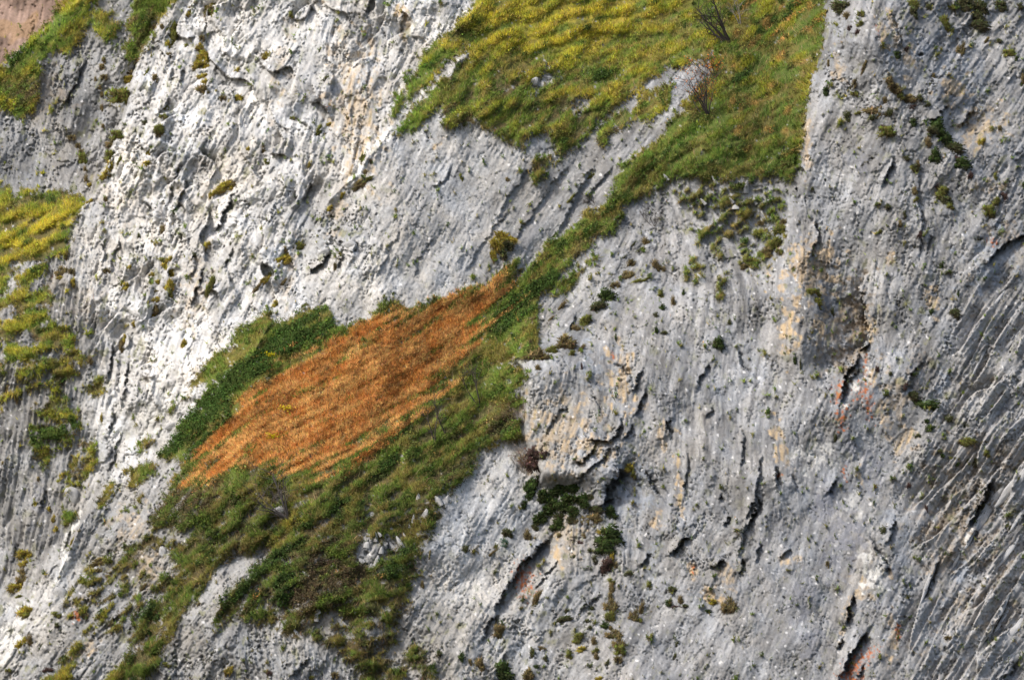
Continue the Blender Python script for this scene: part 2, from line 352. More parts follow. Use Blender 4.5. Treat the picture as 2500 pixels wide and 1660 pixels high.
# cracks with a shaded side on the right: (sheet, points from top to bottom, depth m, reach in units)
LIPS = [
 ('22', [(1000,300),(1110,370),(1150,440)], .8, 10),
 ('22', [(830,560),(870,640),(900,700)], .4, 8),
 ('22', [(1160,800),(1120,850),(1090,920)], .8, 9),
 ('22', [(620,640),(560,690),(420,900)], .4, 10),
 ('22', [(1620,1030),(1600,1200),(1570,1400)], .5, 9),
 ('22', [(2060,830),(2070,1000),(2050,1160)], .5, 9),
 ('22', [(2330,1140),(2350,1260)], .7, 9),
 ('23', [(330,1180),(320,1260),(345,1310)], .7, 8),
 ('23', [(1000,330),(900,480)], .6, 8),
 ('23', [(440,1220),(500,1330)], .6, 9),
 ('23', [(1530,280),(1420,420),(1400,520)], .7, 9),
 ('32', [(1000,60),(930,100),(910,150)], .8, 9),
 ('32', [(1900,60),(1880,90)], .7, 8),
 ('32', [(2200,60),(2180,160),(2060,340)], .7, 9),
 ('32', [(1970,230),(1900,290)], .6, 8),
 ('33', [(160,60),(140,180),(60,330),(20,560)], .8, 9),
 ('33', [(430,470),(350,570)], .7, 9),
 ('33', [(180,440),(150,600)], .6, 8),
 ('33', [(1090,400),(1200,560),(1260,640)], .7, 9),
 ('12', [(860,10),(760,140),(660,330),(520,600)], .45, 20),
 ('12', [(640,0),(500,170),(330,420),(180,640)], .35, 22),
 ('12', [(1010,20),(860,180),(780,330)], .35, 16),
 ('12', [(330,0),(160,250),(20,480)], .3, 24),
 ('11', [(1290,520),(1170,720),(1080,950)], .3, 20),
 ('11', [(2200,330),(1960,640),(1800,900)], .3, 22),
 ('11', [(1560,560),(1420,800),(1390,950)], .25, 22),
 ('32', [(480,385),(410,450),(330,540),(280,575),(190,680),(140,800),(90,870),(50,950),(25,1030)], 1.7, 17),
 ('31', [(2060,1020),(2000,1090),(1960,1200),(1920,1270)], 1.1, 9),
 ('22', [(1070,1155),(1040,1220),(940,1320),(925,1420),(930,1490)], 2.2, 24),
 ('22', [(1250,1180),(1290,1240),(1340,1330),(1400,1400)], 0.6, 9),
 ('22', [(1080,740),(1040,860),(960,935),(880,940),(800,930)], 0.9, 9),
 ('22', [(970,960),(950,1040),(870,1110),(780,1190),(660,1290)], 0.7, 8),
 ('22', [(860,930),(820,1010),(740,1090),(690,1110)], 0.9, 9),
 ('22', [(1240,350),(1190,440),(1170,540)], 0.7, 9),
 ('22', [(1260,520),(1220,650),(1170,720)], 0.9, 9),
 ('22', [(1480,755),(1440,780),(1435,840),(1465,900)], 1.0, 8),
 ('22', [(1800,300),(1720,390),(1690,510)], 0.7, 10),
 ('22', [(2210,1030),(2190,1300),(2130,1500),(2080,1568)], 0.7, 10),
 ('22', [(1810,660),(1765,740)], 0.6, 9),
 ('22', [(2030,190),(2060,310),(2150,400)], 0.6, 8),
 ('23', [(1085,100),(1000,230),(880,440),(850,640)], 1.5, 10),
 ('13', [(650,480),(660,600),(590,800)], 0.8, 9),
 ('13', [(2400,590),(2290,600),(2160,690),(2080,770),(2040,840)], 1.3, 16),
 ('13', [(1290,0),(1230,60),(1200,180)], 0.7, 9),
 ('13', [(1500,80),(1490,250),(1520,520),(1480,820)], 0.5, 8),
 ('13', [(1590,590),(1560,720)], 0.5, 8),
 ('03', [(1930,890),(1870,990),(1850,1060)], 1.4, 11),
 ('03', [(1740,860),(1650,950),(1580,990)], 1.1, 10),
 ('03', [(1270,90),(1310,280),(1345,390)], 0.7, 8),
 ('03', [(1300,1290),(1230,1420),(1190,1530)], 0.7, 10),
 ('11', [(1690,20),(1640,110),(1570,180),(1540,190)], 0.7, 8),
 ('11', [(690,730),(640,790),(590,840),(520,900)], 1.5, 14),
 ('11', [(560,160),(500,230),(460,330)], 1.3, 14),
 ('11', [(900,640),(880,730)], 1.2, 9),
 ('11', [(800,700),(780,790),(740,860)], 0.8, 9),
 ('10', [(1890,290),(1830,420),(1770,560)], 1.6, 12),
 ('10', [(1530,110),(1490,260),(1430,420)], 1.2, 9),
 ('10', [(1910,690),(1880,780),(1830,860)], 1.0, 9),
 ('10', [(1670,880),(1620,1000),(1570,1190)], 1.3, 13),
 ('10', [(1590,740),(1600,830),(1560,960)], 0.8, 9),
 ('10', [(1430,170),(1370,320)], 0.7, 8),
 ('10', [(980,620),(900,900)], 0.8, 9),
 ('10', [(870,600),(840,860)], 0.8, 9),
 ('00', [(1515,575),(1475,680)], 1.1, 12),
 ('00', [(1420,560),(1400,660)], 0.9, 9),
 ('00', [(1400,800),(1290,960)], 0.9, 10),
 ('00', [(1700,160),(1660,280)], 0.9, 10),
 ('00', [(720,490),(660,560),(610,720),(540,840),(510,880)], 1.0, 10),
 ('00', [(1480,1340),(1440,1500)], 0.8, 9),
 ('20', [(930,150),(910,290),(870,430)], 1.4, 9),
 ('20', [(1060,280),(1040,430),(1000,620)], 1.0, 9),
 ('20', [(950,700),(900,870)], 0.9, 9),
 ('20', [(1000,880),(940,1060),(880,1200)], 0.7, 8),
 ('31', [(525,1370),(490,1420),(440,1440),(430,1500),(370,1540)], 0.8, 8),
 ('31', [(1180,430),(1160,500)], 0.8, 8),
 ('33', [(950,870),(910,1000),(880,1110)], 1.5, 9),
 ('33', [(1065,1170),(1000,1260),(950,1310),(900,1430),(840,1568)], 1.9, 16),
 ('33', [(860,1230),(820,1310)], 1.0, 10),
 ('33', [(1290,250),(1270,330),(1220,450)], 0.9, 10),
 ('33', [(1250,640),(1220,675)], 0.8, 9),
 ('33', [(1660,560),(1590,720),(1510,920)], 1.0, 9),
 ('33', [(2090,120),(1960,320),(1880,460)], 0.9, 10),
 ('33', [(2230,860),(2120,1100),(2010,1280)], 0.8, 10),
 ('33', [(2320,1400),(2180,1568)], 1.0, 10),
 ('33', [(1040,1450),(990,1540)], 0.8, 9),
 ('23', [(2090,1230),(1990,1480),(1900,1640)], 1.9, 24),
 ('23', [(820,1260),(760,1320),(735,1360)], 0.9, 9),
 ('32', [(1640,390),(1560,420),(1540,480),(1460,530)], 1.3, 12),
 ('32', [(1910,570),(1860,620),(1800,640)], 1.2, 12),
 ('32', [(2060,560),(2050,700)], 0.9, 8),
 ('32', [(1290,520),(1230,640)], 0.7, 9),
 ('32', [(560,590),(480,660),(350,830)], 0.5, 7),
 ('32', [(910,870),(800,940),(680,1070)], 0.4, 6),
 ('32', [(110,1360),(80,1440)], 0.7, 10),
 ('30', [(1000,1000),(930,1080),(880,1110)], 0.8, 9),
 ('30', [(580,330),(560,400),(530,480)], 0.8, 10),
 ('30', [(130,460),(90,600)], 0.6, 8),
 ('20', [(370,1330),(330,1500)], 0.9, 10),
 ('12', [(700,1250),(640,1370)], 0.6, 7),
 ('01', [(1460,1080),(1510,1160)], 0.6, 9),
 ('01', [(1010,580),(990,720)], 0.6, 8),
 ('01', [(1300,100),(1260,280)], 0.7, 10),
]
# hollows and overhung alcoves
HOLLOWS = [
 ('32', [(480,385),(555,585),(350,840),(260,865),(100,880),(190,690),(290,570)], 0.9, 3),
 ('13', [(700,900),(860,860),(1060,1000),(1080,1400),(1000,1560),(800,1560),(700,1300)], 0.3, 14),
 ('11', [(480,300),(500,190),(600,140),(660,170),(650,300),(560,380)], 1.4, 4),
 ('22', [(1070,1150),(1190,1200),(1260,1330),(1180,1568),(930,1500),(940,1330)], 0.7, 6),
 ('12', [(1480,150),(2360,250),(2330,780),(1900,1180),(1650,700),(1480,400)], 0.5, 16),
 ('23', [(1500,1200),(2050,1150),(1990,1480),(1850,1640),(1500,1600)], 0.9, 10),
 ('33', [(1480,100),(2000,60),(1880,450),(1700,560),(1560,420)], 0.6, 8),
 ('03', [(1700,850),(1930,880),(2100,1050),(1850,1180),(1720,1050)], 0.7, 6),
 ('32', [(1640,820),(1830,820),(1990,960),(1900,1010),(1700,940)], 0.5, 5),
]
# stains and lit strips: (sheet, x, y, rx, ry, tilt deg, strength)
OCHRE = [('22',1050,450,90,190,15,.8),('22',560,870,230,260,0,.55),('22',860,980,130,110,0,.7),('22',1530,1230,24,230,0,.8),('22',1400,930,25,120,0,.5),
 ('13',600,880,190,190,0,.8),('13',440,1300,60,220,-12,.8),('13',690,1350,40,120,0,.7),('13',1100,1370,45,70,0,.9),('13',1250,820,30,90,-15,.7),('13',1610,1130,50,90,0,.7),('13',2090,200,80,50,0,.6),('13',2080,560,18,90,10,.9),('13',1920,960,22,50,0,.7),
 ('23',1300,600,110,170,-10,.5),('23',350,950,45,190,15,.7),('23',1350,920,90,110,0,.55),('23',1120,400,35,90,-20,.7),('23',450,50,60,90,0,.8),('23',1010,1200,18,70,12,.8),('23',340,1060,45,50,0,.8),
 ('03',1280,230,30,200,8,.7),('03',1200,270,25,110,20,.6),('03',1790,720,100,90,0,.75),('03',1990,1050,150,130,20,.6),('03',570,1180,40,220,0,.6),('03',1420,420,50,130,0,.6),('03',820,560,40,120,10,.5),
 ('01',900,850,150,420,8,.55),('01',1290,110,45,130,0,.8),('01',1060,440,40,60,0,.5),('01',960,1150,60,150,-15,.6),('01',860,1380,40,70,0,.7),('01',1560,1200,40,50,0,.7),('01',300,560,60,300,-12,.3),
 ('33',420,600,50,60,0,.7),('33',1260,720,14,80,0,.8),('33',1050,800,70,110,0,.6),('33',1700,400,130,220,0,.45),('33',1280,1250,40,170,0,.6),('33',1900,1050,250,140,30,.35),('33',900,1040,25,140,-10,.6),
 ('32',1560,90,22,170,5,.8),('32',1360,260,30,80,0,.6),('32',1650,660,26,110,0,.7),('32',1810,870,70,60,0,.9),('32',1950,740,60,100,0,.5),('32',540,480,25,120,10,.8),('32',600,400,110,120,0,.4),
 ('30',1180,620,130,120,0,.35),('30',1080,300,110,150,-30,.35),('30',730,1300,60,80,0,.5),('22',1080,250,60,90,0,.5),
 ('10',1600,1100,90,250,-10,.35),('10',1150,250,250,200,0,.2),('11',780,330,40,250,-15,.4),('11',350,950,40,200,-10,.3)]
LICHEN = [('23',830,560,26,42,0,1),('23',855,730,36,60,-8,1),('23',860,825,18,26,0,1),('23',1075,620,30,100,12,.8),('23',1040,520,40,50,-20,.8),('23',1055,370,12,60,0,.8),('23',1060,250,14,40,0,.7),('23',980,590,16,24,0,.7),('23',885,1195,16,40,12,1),('23',840,480,50,20,20,.6),
 ('32',268,760,52,105,10,.95),('33',980,1450,45,110,-35,1),('33',930,1540,70,50,-20,1),('33',1100,1340,50,24,30,.9),('33',1325,1170,16,55,0,1),('13',2110,640,32,26,0,.9),('30',635,1035,34,38,0,.8),('32',1660,660,12,40,0,.6),('23',900,520,30,12,20,.5),('03',1160,260,12,40,20,.7),('33',1060,1400,30,40,-20,.7),('23',340,1215,14,14,0,.7),('22',1000,230,12,30,0,.6)]
SLATE = [('33',720,130,110,150,-20,.9),('33',870,430,130,250,-12,.75),('33',520,900,80,170,-15,.6),('33',620,1260,90,140,-20,.6),('23',930,980,50,140,12,.8),('23',1110,1200,60,180,0,.7),('33',1180,900,50,80,0,.8),('03',950,1290,60,70,0,.5),('03',1040,1370,60,70,-20,.6),('12',300,600,90,160,-20,.3),('33',330,300,90,160,-30,.35),('30',1020,1080,90,70,-30,.4),('31',560,1490,70,50,0,.5),('31',1260,760,60,110,-20,.4),('20',300,1420,50,120,-8,.5)]
PALE_AND_LIT = [('01',1110,1150,110,34,42,.9),('01',1340,860,120,40,40,.8),('01',960,1330,90,20,58,.9),('01',870,1500,110,26,50,.9),('01',1750,170,150,40,45,.9),('11',130,1450,20,120,-25,.8),('20',1640,480,160,24,50,.9),('20',1280,700,90,260,-22,.5),('30',520,640,26,150,-25,.95),('30',60,1250,90,170,-15,.8),('30',590,330,20,150,-25,.9),('33',1140,720,60,130,-25,.9),('33',1060,560,50,60,0,.7),('23',1010,440,40,110,-25,.8),('23',590,1070,110,90,0,.6),('23',740,990,40,60,0,.6),('23',890,640,26,24,0,.9),('33',1900,420,36,60,-25,.9),('02',440,650,60,40,0,.5),('23',2110,500,26,26,0,.8),('33',960,120,60,90,0,.5),('13',1860,390,60,60,0,.5)]  # naturally pale rock, plus sunlit ridge strips painted lighter
BLUE = [('13',2120,800,150,200,-35,.6),('22',800,330,90,130,0,.4),('22',1150,1330,170,170,0,.35),('33',1850,640,70,120,-20,.6),('33',1330,400,90,220,0,.3),('32',1330,560,60,130,0,.3),('03',1950,650,90,180,20,.3),('23',1700,420,40,90,0,.6),('32',420,480,70,70,0,.4),('33',1750,1150,240,160,-30,.35),('11',1700,700,300,400,0,.12)]
BROWN = [('13',620,860,150,120,0,.8),('13',940,1280,140,260,0,.85),('23',900,220,160,180,0,.7),('23',800,100,120,140,0,.6),('23',2200,1100,130,150,-20,.55),('23',1850,1330,250,260,-15,.7),('33',1750,250,230,220,-25,.75),('33',2080,430,120,130,-35,.6),('33',2180,700,90,160,-35,.6),('23',1500,330,60,120,0,.45),('13',2220,560,120,70,-10,.6),('33',2220,1050,90,80,-30,.6),('00',450,750,130,130,0,.4),('10',750,1150,110,120,0,.35),('33',1600,620,90,80,0,.4),('30',650,900,90,60,0,.4)]
# ------------------------------------------------------------------ the rock: shape
# u, v, grain direction (deg), grain relief, block relief, reflectance
ROCK = [
 (60,20,80,.5,.7,.34),(100,350,76,.8,.9,.34),(40,280,70,.8,.9,.33),(160,230,72,.8,1.0,.36),(300,30,50,.8,.8,.36),(50,1000,84,1,.3,.34),(120,1250,76,1,.3,.36),(150,780,82,1,.6,.40),(200,620,72,1,.8,.46),
 (350,150,66,1,.9,.52),(320,330,68,1,1,.56),(450,450,65,1.1,.8,.53),(450,100,68,1,.5,.54),(600,200,65,1,.5,.50),(800,100,75,.9,.45,.48),(700,330,68,.9,.5,.45),(830,330,82,1,.4,.43),(950,120,66,.9,.7,.46),(650,600,60,.9,.5,.46),(540,520,60,1.1,.9,.47),
 (450,850,70,.9,.3,.55),(320,1000,74,1,.3,.56),(280,700,74,1.1,.8,.50),(600,720,62,.8,.5,.52),
 (900,450,62,.45,.35,.42),(950,600,66,.35,.2,.41),(1100,500,64,.35,.12,.39),(1250,480,58,.35,.1,.38),(1400,380,52,.4,.12,.41),(850,680,60,.4,.3,.42),(790,560,62,.7,1,.44),(1000,350,60,.3,.3,.43),(1480,260,52,.5,.4,.42),(1280,290,70,.5,.6,.44),
 (300,1300,48,.8,.9,.40),(200,1450,50,.8,.9,.41),(120,1380,60,1,.6,.50),(450,1420,50,.7,1,.40),(650,1500,112,.7,.9,.41),(700,1420,60,.8,1,.41),(350,1180,55,.6,.7,.42),(560,1330,48,.6,.5,.42),
 (1050,1280,60,.5,.25,.44),(1130,1150,60,.55,.2,.45),(1050,1480,60,.6,.6,.41),(1300,720,50,.55,.3,.42),(1450,640,58,.7,.6,.41),(1600,520,115,1,.9,.42),(1700,600,110,.9,.8,.41),
 (1400,880,100,.6,.35,.40),(1320,960,70,.6,.4,.39),(1430,1050,65,.8,.9,.41),(1550,800,72,.7,.45,.42),(1600,1000,96,.55,.25,.39),(1500,1200,80,.7,.5,.39),(1700,820,78,.6,.4,.42),(1750,1100,88,.6,.2,.38),
 (1600,1400,60,.6,.4,.40),(1750,1430,66,.6,.3,.39),(1600,1280,60,.9,.9,.38),(1900,1250,76,.5,.2,.38),(1900,1450,70,.7,.4,.39),(1940,920,66,.7,.6,.40),(1880,700,76,.9,1,.37),(1980,760,85,.9,1,.36),
 (2000,450,68,.8,.5,.42),(2050,200,64,.8,.8,.40),(1930,90,75,.7,.7,.42),(2200,80,50,.9,.9,.39),(2260,230,52,.7,.6,.39),(2300,380,60,.8,.9,.39),(2180,580,74,.8,.6,.40),(2100,800,66,.9,.8,.38),(2320,640,52,.6,.3,.38),(2280,850,58,1,.6,.38),
 (2250,1180,56,1,.7,.35),(2300,1430,50,1,.7,.36),(2120,1420,64,.8,.5,.36),(2030,1150,68,.6,.4,.40),(1350,1370,56,.5,.7,.41),(1230,1480,60,.6,.6,.42),(1380,1280,100,.8,.8,.41),(1200,1250,60,.5,.3,.42)]
GRASSDIR = [(1300,80,18),(1150,220,38),(1500,50,24),(1500,260,38),(1700,300,25),(1800,150,40),(1400,500,42),(900,850,27),(700,950,24),(1100,750,36),(1000,1000,33),(700,1150,30),(800,1300,22),(900,1350,18),(500,1000,42),(450,1250,38),(500,1380,52),(100,600,25),(80,850,12),(60,130,45),(120,950,5),(650,800,28),(250,1100,35),(1300,600,42)]
DEPTH = [(300,200,21),(400,60,24),(600,0,23),(1050,0,19),(600,300,13),(850,300,10),(250,600,11),(450,600,6.5),(700,560,3),(200,900,5),(400,850,-1),(220,1100,0),(0,1100,3),(0,1400,-4),(60,480,19),(0,700,10),(120,850,5),(-100,300,30),(150,300,22),
 (900,330,8.5),(800,700,-2),(1100,350,9),(1300,420,9.5),(1400,480,8.5),(1000,650,1),(1150,600,3),(780,740,-3.5),(900,500,3.5),
 (700,850,-6),(900,800,-4),(1100,700,1),(1250,650,4),(1400,540,7.5),(500,1000,-7),(700,1000,-9.5),(900,950,-7),(1100,900,-3),(800,1150,-14),(600,1200,-13.5),(1000,1100,-11),(900,1300,-17),(700,1450,-19.5),
 (300,1250,-8),(100,1450,-11),(300,1500,-17),(500,1400,-17),(1100,1200,-12),(1000,1450,-19),(1200,1400,-15.5),(1240,1200,-10),
 (1250,800,-2),(1450,700,2),(1600,600,5),(1750,450,9),(1500,1000,-6),(1700,800,-1),(1700,1200,-10.5),(1500,1400,-15.5),(1900,1000,-5),(1900,1400,-13.5),(2100,800,.5),(2300,600,6),(2300,1000,-1),(2300,1400,-9.5),(2000,300,9),(2200,100,15),(1950,60,13),(2340,0,19),
 (1200,100,18),(1500,50,23),(1700,100,22),(1850,50,25),(1800,250,16),(1650,350,11),(1500,250,15),(1150,250,12),(1300,300,12.5),(1400,1600,-20),(2300,1600,-14),(700,1600,-22),(1900,1600,-18)]

thr, streak, block, alb = idw(ROCK)
streak = streak * (1 - .38 * sstep(UU, 1180, 1420) * (1 - sstep(UU, 2050, 2180)))
block = block * (1 - .25 * sstep(UU, 1180, 1420))
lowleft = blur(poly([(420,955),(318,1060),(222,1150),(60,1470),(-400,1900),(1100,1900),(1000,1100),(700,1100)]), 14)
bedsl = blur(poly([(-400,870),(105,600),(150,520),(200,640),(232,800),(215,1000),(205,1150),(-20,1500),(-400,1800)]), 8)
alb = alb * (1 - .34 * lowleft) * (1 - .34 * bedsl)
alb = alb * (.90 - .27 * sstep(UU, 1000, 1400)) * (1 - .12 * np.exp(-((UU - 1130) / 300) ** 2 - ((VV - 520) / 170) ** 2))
thr = np.radians(blur(thr, 8))
thg = np.radians(blur(idw(GRASSDIR)[0], 8))
depth = tps(DEPTH)
wob = fbm(60, 901, 3) * 5.0                        # ragged outlines
def region(pts, soft=1.0, rag=1.0):
    global UU, VV
    m = poly(pts)
    d = blur(m, soft + 2.5)
    return sstep(d + 0.06 * rag * fbm(26, 77, 3), 0.40, 0.60) if soft <= 1 else blur(m, soft)
# rock masses standing in front of one another
FAR = [(-400,-400),(255,-400),(190,-10),(125,50),(36,123),(0,155),(-400,400)]
SLABEDGE = [(430,-300),(417,-20),(372,40),(352,85),(330,115),(320,145),(305,185),(298,240),(270,300),(258,350),(235,400),(214,455),(150,520),(-400,820),(-400,-300)]
far_m = region(FAR)
left_m = np.clip(region(SLABEDGE) - far_m, 0, 1)
depth = depth + far_m * 22 + left_m * (7.5 + (np.clip(UU, -60, 420) - 190) * PX * .85) * (1 - sstep(VV, 360, 520))
# the middle mass stands proud of the pale slab's strata at the lower left
MIDEDGE = [(420,955),(385,990),(318,1060),(250,1110),(222,1150),(180,1220),(146,1290),(118,1360),(70,1450),(0,1530),(-300,1700),(2700,1900),(2700,955)]
mid_m = region(MIDEDGE)
sl, dd, sd, tt = seg_dist(MIDEDGE[:10], 800)
prow = np.zeros((NV, NU)); prow[sl] = np.exp(-dd / 130)
prow = prow * sstep(VV, 1000, 1200)
depth -= 4.2 * prow * mid_m
# right buttress in front of the grass
BUTT = [(1905,-300),(1904,10),(1900,40),(1896,80),(1886,130),(1866,190),(1859,225),(1860,250),(1850,300),(1847,335),(1846,380),(1850,410),(1838,440),(1822,480),(1814,530),(1808,600),(1812,650),(1830,700),(2700,700),(2700,-300)]
butt_m = region(BUTT, 1.0, 2.2)
sl, dd, sd, tt = seg_dist(BUTT[1:18], 900)
vf = 1 - sstep(VV, 330, 640)
b = np.zeros((NV, NU)); b[sl] = np.exp(-dd / 170)
b = b * vf
depth -= 5.2 * b * butt_m
rollb = np.zeros((NV, NU)); rollb[sl] = np.exp(-dd / 14); rollb = rollb * vf
depth += 1.8 * rollb * butt_m
# bulge right of the gully's foot
BULGE = [(1180,770),(1184,830),(1206,850),(1216,880),(1210,940),(1211,1000),(1222,1050),(1246,1090),(1243,1125)]
sl, dd, sd, tt = seg_dist(BULGE, 800)
vb = sstep(VV, 775, 860) * (1 - sstep(VV, 1085, 1130))
b = np.zeros((NV, NU)); b[sl] = (sd < 0) * np.exp(-dd / 140)
b = b * vb
depth -= 3.4 * blur(b, 0.8)
r_ = np.zeros((NV, NU)); r_[sl] = (sd < 0) * np.exp(-dd / 12); r_ = r_ * vb
depth += 1.3 * blur(r_, 0.8)
# pale band: left-facing lip where the middle mass meets the slab
for pts, h, L in [([(905,290),(880,330),(845,365),(830,400),(790,430),(752,470),(740,500)], 1.6, 26), ([(628,730),(608,770),(580,820),(565,840)], 1.2, 8),
                  ([(1110,10),(1060,60),(1020,110)], 1.2, 22), ([(215,1150),(180,1225),(146,1300),(112,1370)], 0.8, 12)]:
    sl, dd, sd, tt = seg_dist(pts, 120)
    depth[sl] -= h * np.exp(-np.abs(dd) / L) * np.where(sd < 0, 1, np.exp(-dd / 3)) * np.sin(np.clip(tt, .02, .98) * math.pi) ** .5

# cover masks
edge_n = fbm(34, 300, 4)
fine_n = fbm(11, 310, 3)
cover0 = polys(COVER)
polys(HOLES, 0.0, cover0)
cover = sstep(blur(cover0, 3.2) + 0.15 * edge_n + 0.13 * fine_n + .10 * band(9, 312), 0.44, 0.60)
pat_flow = Flow(thg, 14)
gf = pat_flow.run(band(14, 411), 10)
gf2 = pat_flow.run(band(34, 412), 14)
patch = polys(PATCHY)
pcov = sstep(blur(patch, 5) * (0.55 * gf + 0.55 * fbm(36, 421, 3) + 0.25 * fine_n) - 0.28 + 0.0 * patch, 0.1, 0.4) * sstep(blur(patch, 3), .3, .7)
cover = np.maximum(cover, pcov)
cover *= 1 - 0.0 * far_m
brk = poly([(-400,600),(300,600),(300,1250),(-400,1250)])
ledge = sstep(pat_flow.run(band(40, 415), 14) + .5 * edge_n + .35 * fine_n, -.75 , -.25)
cover = cover * (1 - brk * (1 - ledge))
scar_h = sstep(pat_flow.run(band(24, 416), 12) + .7 * edge_n, 1.25, 1.55) * sstep(blur(poly([(200,1100),(1000,1150),(1260,950),(1000,1620),(100,1620)]), 20), .3, .7)
cover = cover * (1 - .9 * scar_h)
grassy = blur(cover, 1.2)

# relief
rock_flow = Flow(thr, 26)
s1 = rock_flow.run(band(9, 501), 12)
s2 = rock_flow.run(band(24, 502), 18)
s3 = rock_flow.run(band(60, 503), 26)
s0 = rock_flow.run(np.random.default_rng(504).standard_normal((NV, NU)), 4)
pick = sstep(thr + np.radians(9) * fbm(70, 610, 2) * .6, math.radians(66), math.radians(74)) > .5
def plates(seed, sx, sy):
    return np.where(pick, facets(seed, 84, sx, sy), facets(seed + 40, 57, sx, sy))
fa, fb, fc = plates(611, 12, 105), plates(615, 5.5, 44), plates(619, 34, 210)
f2, e2 = facets(602, 58, 66, 120, edges=True)
f1 = facets(601, 40, 30, 40)
f3 = facets(603, 70, 14, 22)
broad = fbm(330, 701, 3)
lumps = fbm(90, 702, 4)
grit = fbm(15, 703, 3)
patchy = 0.55 + 0.45 * np.tanh(fbm(170, 704, 2))
s00 = rock_flow.run(np.random.default_rng(505).standard_normal((NV, NU)), 12)
calm = sstep(fbm(150, 705, 3) + .9 * (streak - .6) + .7 * (block - .5), -.9, .9)      # quiet slabs and broken zones
rough = 0.22 + 0.78 * calm
SWm = blur(poly([(420,-60),(1050,-60),(860,300),(620,720),(420,960),(230,1130),(230,900),(160,560),(300,200)]), 14)
rock = 0.50 * broad + 0.10 * lumps * (0.3 + 0.7 * block)
rock += streak * rough * (0.07 * terrace(s2, 1.6, .82) + 0.05 * terrace(s1, 1.4, .75))
wall = sstep(UU, 1180, 1420)
rock += streak * 0.14 * terrace(s3, 1.3, .93) * (1 - .8 * wall)
rock += .045 * s00 * (.25 + streak * rough) + .025 * s0 * rough + .02 * grit * rough
rock += streak * (.3 + .7 * rough) * (.22 * fa + .09 * fb) + streak * .34 * fc * (.4 + .6 * rough)
rock += block ** 1.4 * (0.20 * f1 * rough * (1 - .7 * SWm) + 0.58 * f2 + 0.10 * f3 * rough)
joint = np.exp(-(e2 / .035) ** 2) * np.clip(fbm(120, 745, 2) * .9, 0, 1) * (.3 + block)
rock += .38 * joint
J = joint * 1.0
for sd_, an_, sx_, sy_, dp_, wd_ in [(651, 82, 26, 105, .42, .05), (655, 56, 22, 80, .42, .055), (659, 20, 60, 70, .34, .028)]:
    _, ee = facets(sd_, an_, sx_, sy_, .2, edges=True)
    mk = np.clip(fbm(75, sd_ + 5, 3) - (.25 if an_ != 20 else .6), 0, 1) * ((pick if an_ == 82 else ~pick) | (an_ == 20))
    J = J + np.exp(-(ee / (wd_ * 1.6)) ** 2) * mk
    rock += dp_ * np.exp(-(ee / wd_) ** 2) * mk * (.25 + .75 * np.clip(streak + block * .6, 0, 1))
# thin upright beds, lower left
SL = blur(poly([(-400,870),(105,600),(165,505),(215,640),(245,800),(228,1000),(215,1150),(0,1500),(-400,1700)]), 10)
tilt = 0
for ang_t, P, A, sd_ in [(79, 34, .95, 801), (80, 13, .42, 802), (78, 71, .8, 805)]:
    fr, _ = saw(ang_t, P, sd_, .34, 420)
    amp = 0.55 + 0.45 * np.tanh(1.5 * fbm(120, sd_ + 50, 2))
    tilt = tilt + A * amp * fr
rock = rock * (1 - 0.45 * SL) + SL * (tilt - .9)
# the slab's own long plates
SW = blur(poly([(420,-60),(1050,-60),(860,300),(620,720),(420,960),(230,1130),(230,900),(160,560),(300,200)]), 14)
for ang_t, P, A, sd_ in [(63, 168, 1.7, 813), (66, 62, .85, 811), (70, 23, .26, 812)]:
    fr, _ = saw(ang_t, P, sd_, .55, 300)
    rock += SW * A * (fr - .5) * np.clip(0.5 + 0.7 * fbm(110, sd_ + 30, 2), 0, 1.4) * (0.5 + .5 * streak)
# slanting beds, lower right
beds = []
SR = blur(poly([(1960,1700),(2080,1420),(2130,1250),(2050,1130),(2130,900),(2180,720),(2260,600),(2500,430),(2600,1700)]), 16)
for ang_t, P, A, sd_ in [(57, 92, 1.35, 821), (56, 33, .6, 822), (55, 13, .2, 823)]:
    fr, _ = saw(ang_t, P, sd_, .2, 420)
    amp = np.clip(0.45 + 0.75 * fbm(150, sd_ + 40, 2), 0.05, 1.4)
    rock += SR * A * amp * (fr - .5)
    if P > 20: beds.append((fr, amp))
# folds of the right face
SF = blur(poly([(1260,820),(1700,700),(1850,900),(1900,1300),(1700,1500),(1480,1450),(1300,1150)]), 40)
rock += SF * (0.0 + 0.16 * np.abs(fbm(150, 731, 3)) - .1)
rock = rock * (1 - .10 * wall * (1 - SR))
# the brown recess under the buttress: it deepens to the right and ends against a standing wall
uc = np.interp(VC, [560, 582, 630, 661, 708, 767, 792, 815, 850, 900], [2008, 2011, 2001, 1988, 1994, 2002, 1997, 1977, 1950, 1935])[:, None] + 3 * edge_n + 1.5 * fine_n
tr = np.clip((UU - 1845) / (uc - 1845), 0, 1) ** 1.7 * (UU < uc)
rock += 3.6 * tr * sstep(VV, 590, 730) * (1 - sstep(VV, 800, 900))
rock -= 1.5 * np.exp(-((UU - 1850) / 55) ** 2) * sstep(VV, 500, 600) * (1 - sstep(VV, 760, 900))
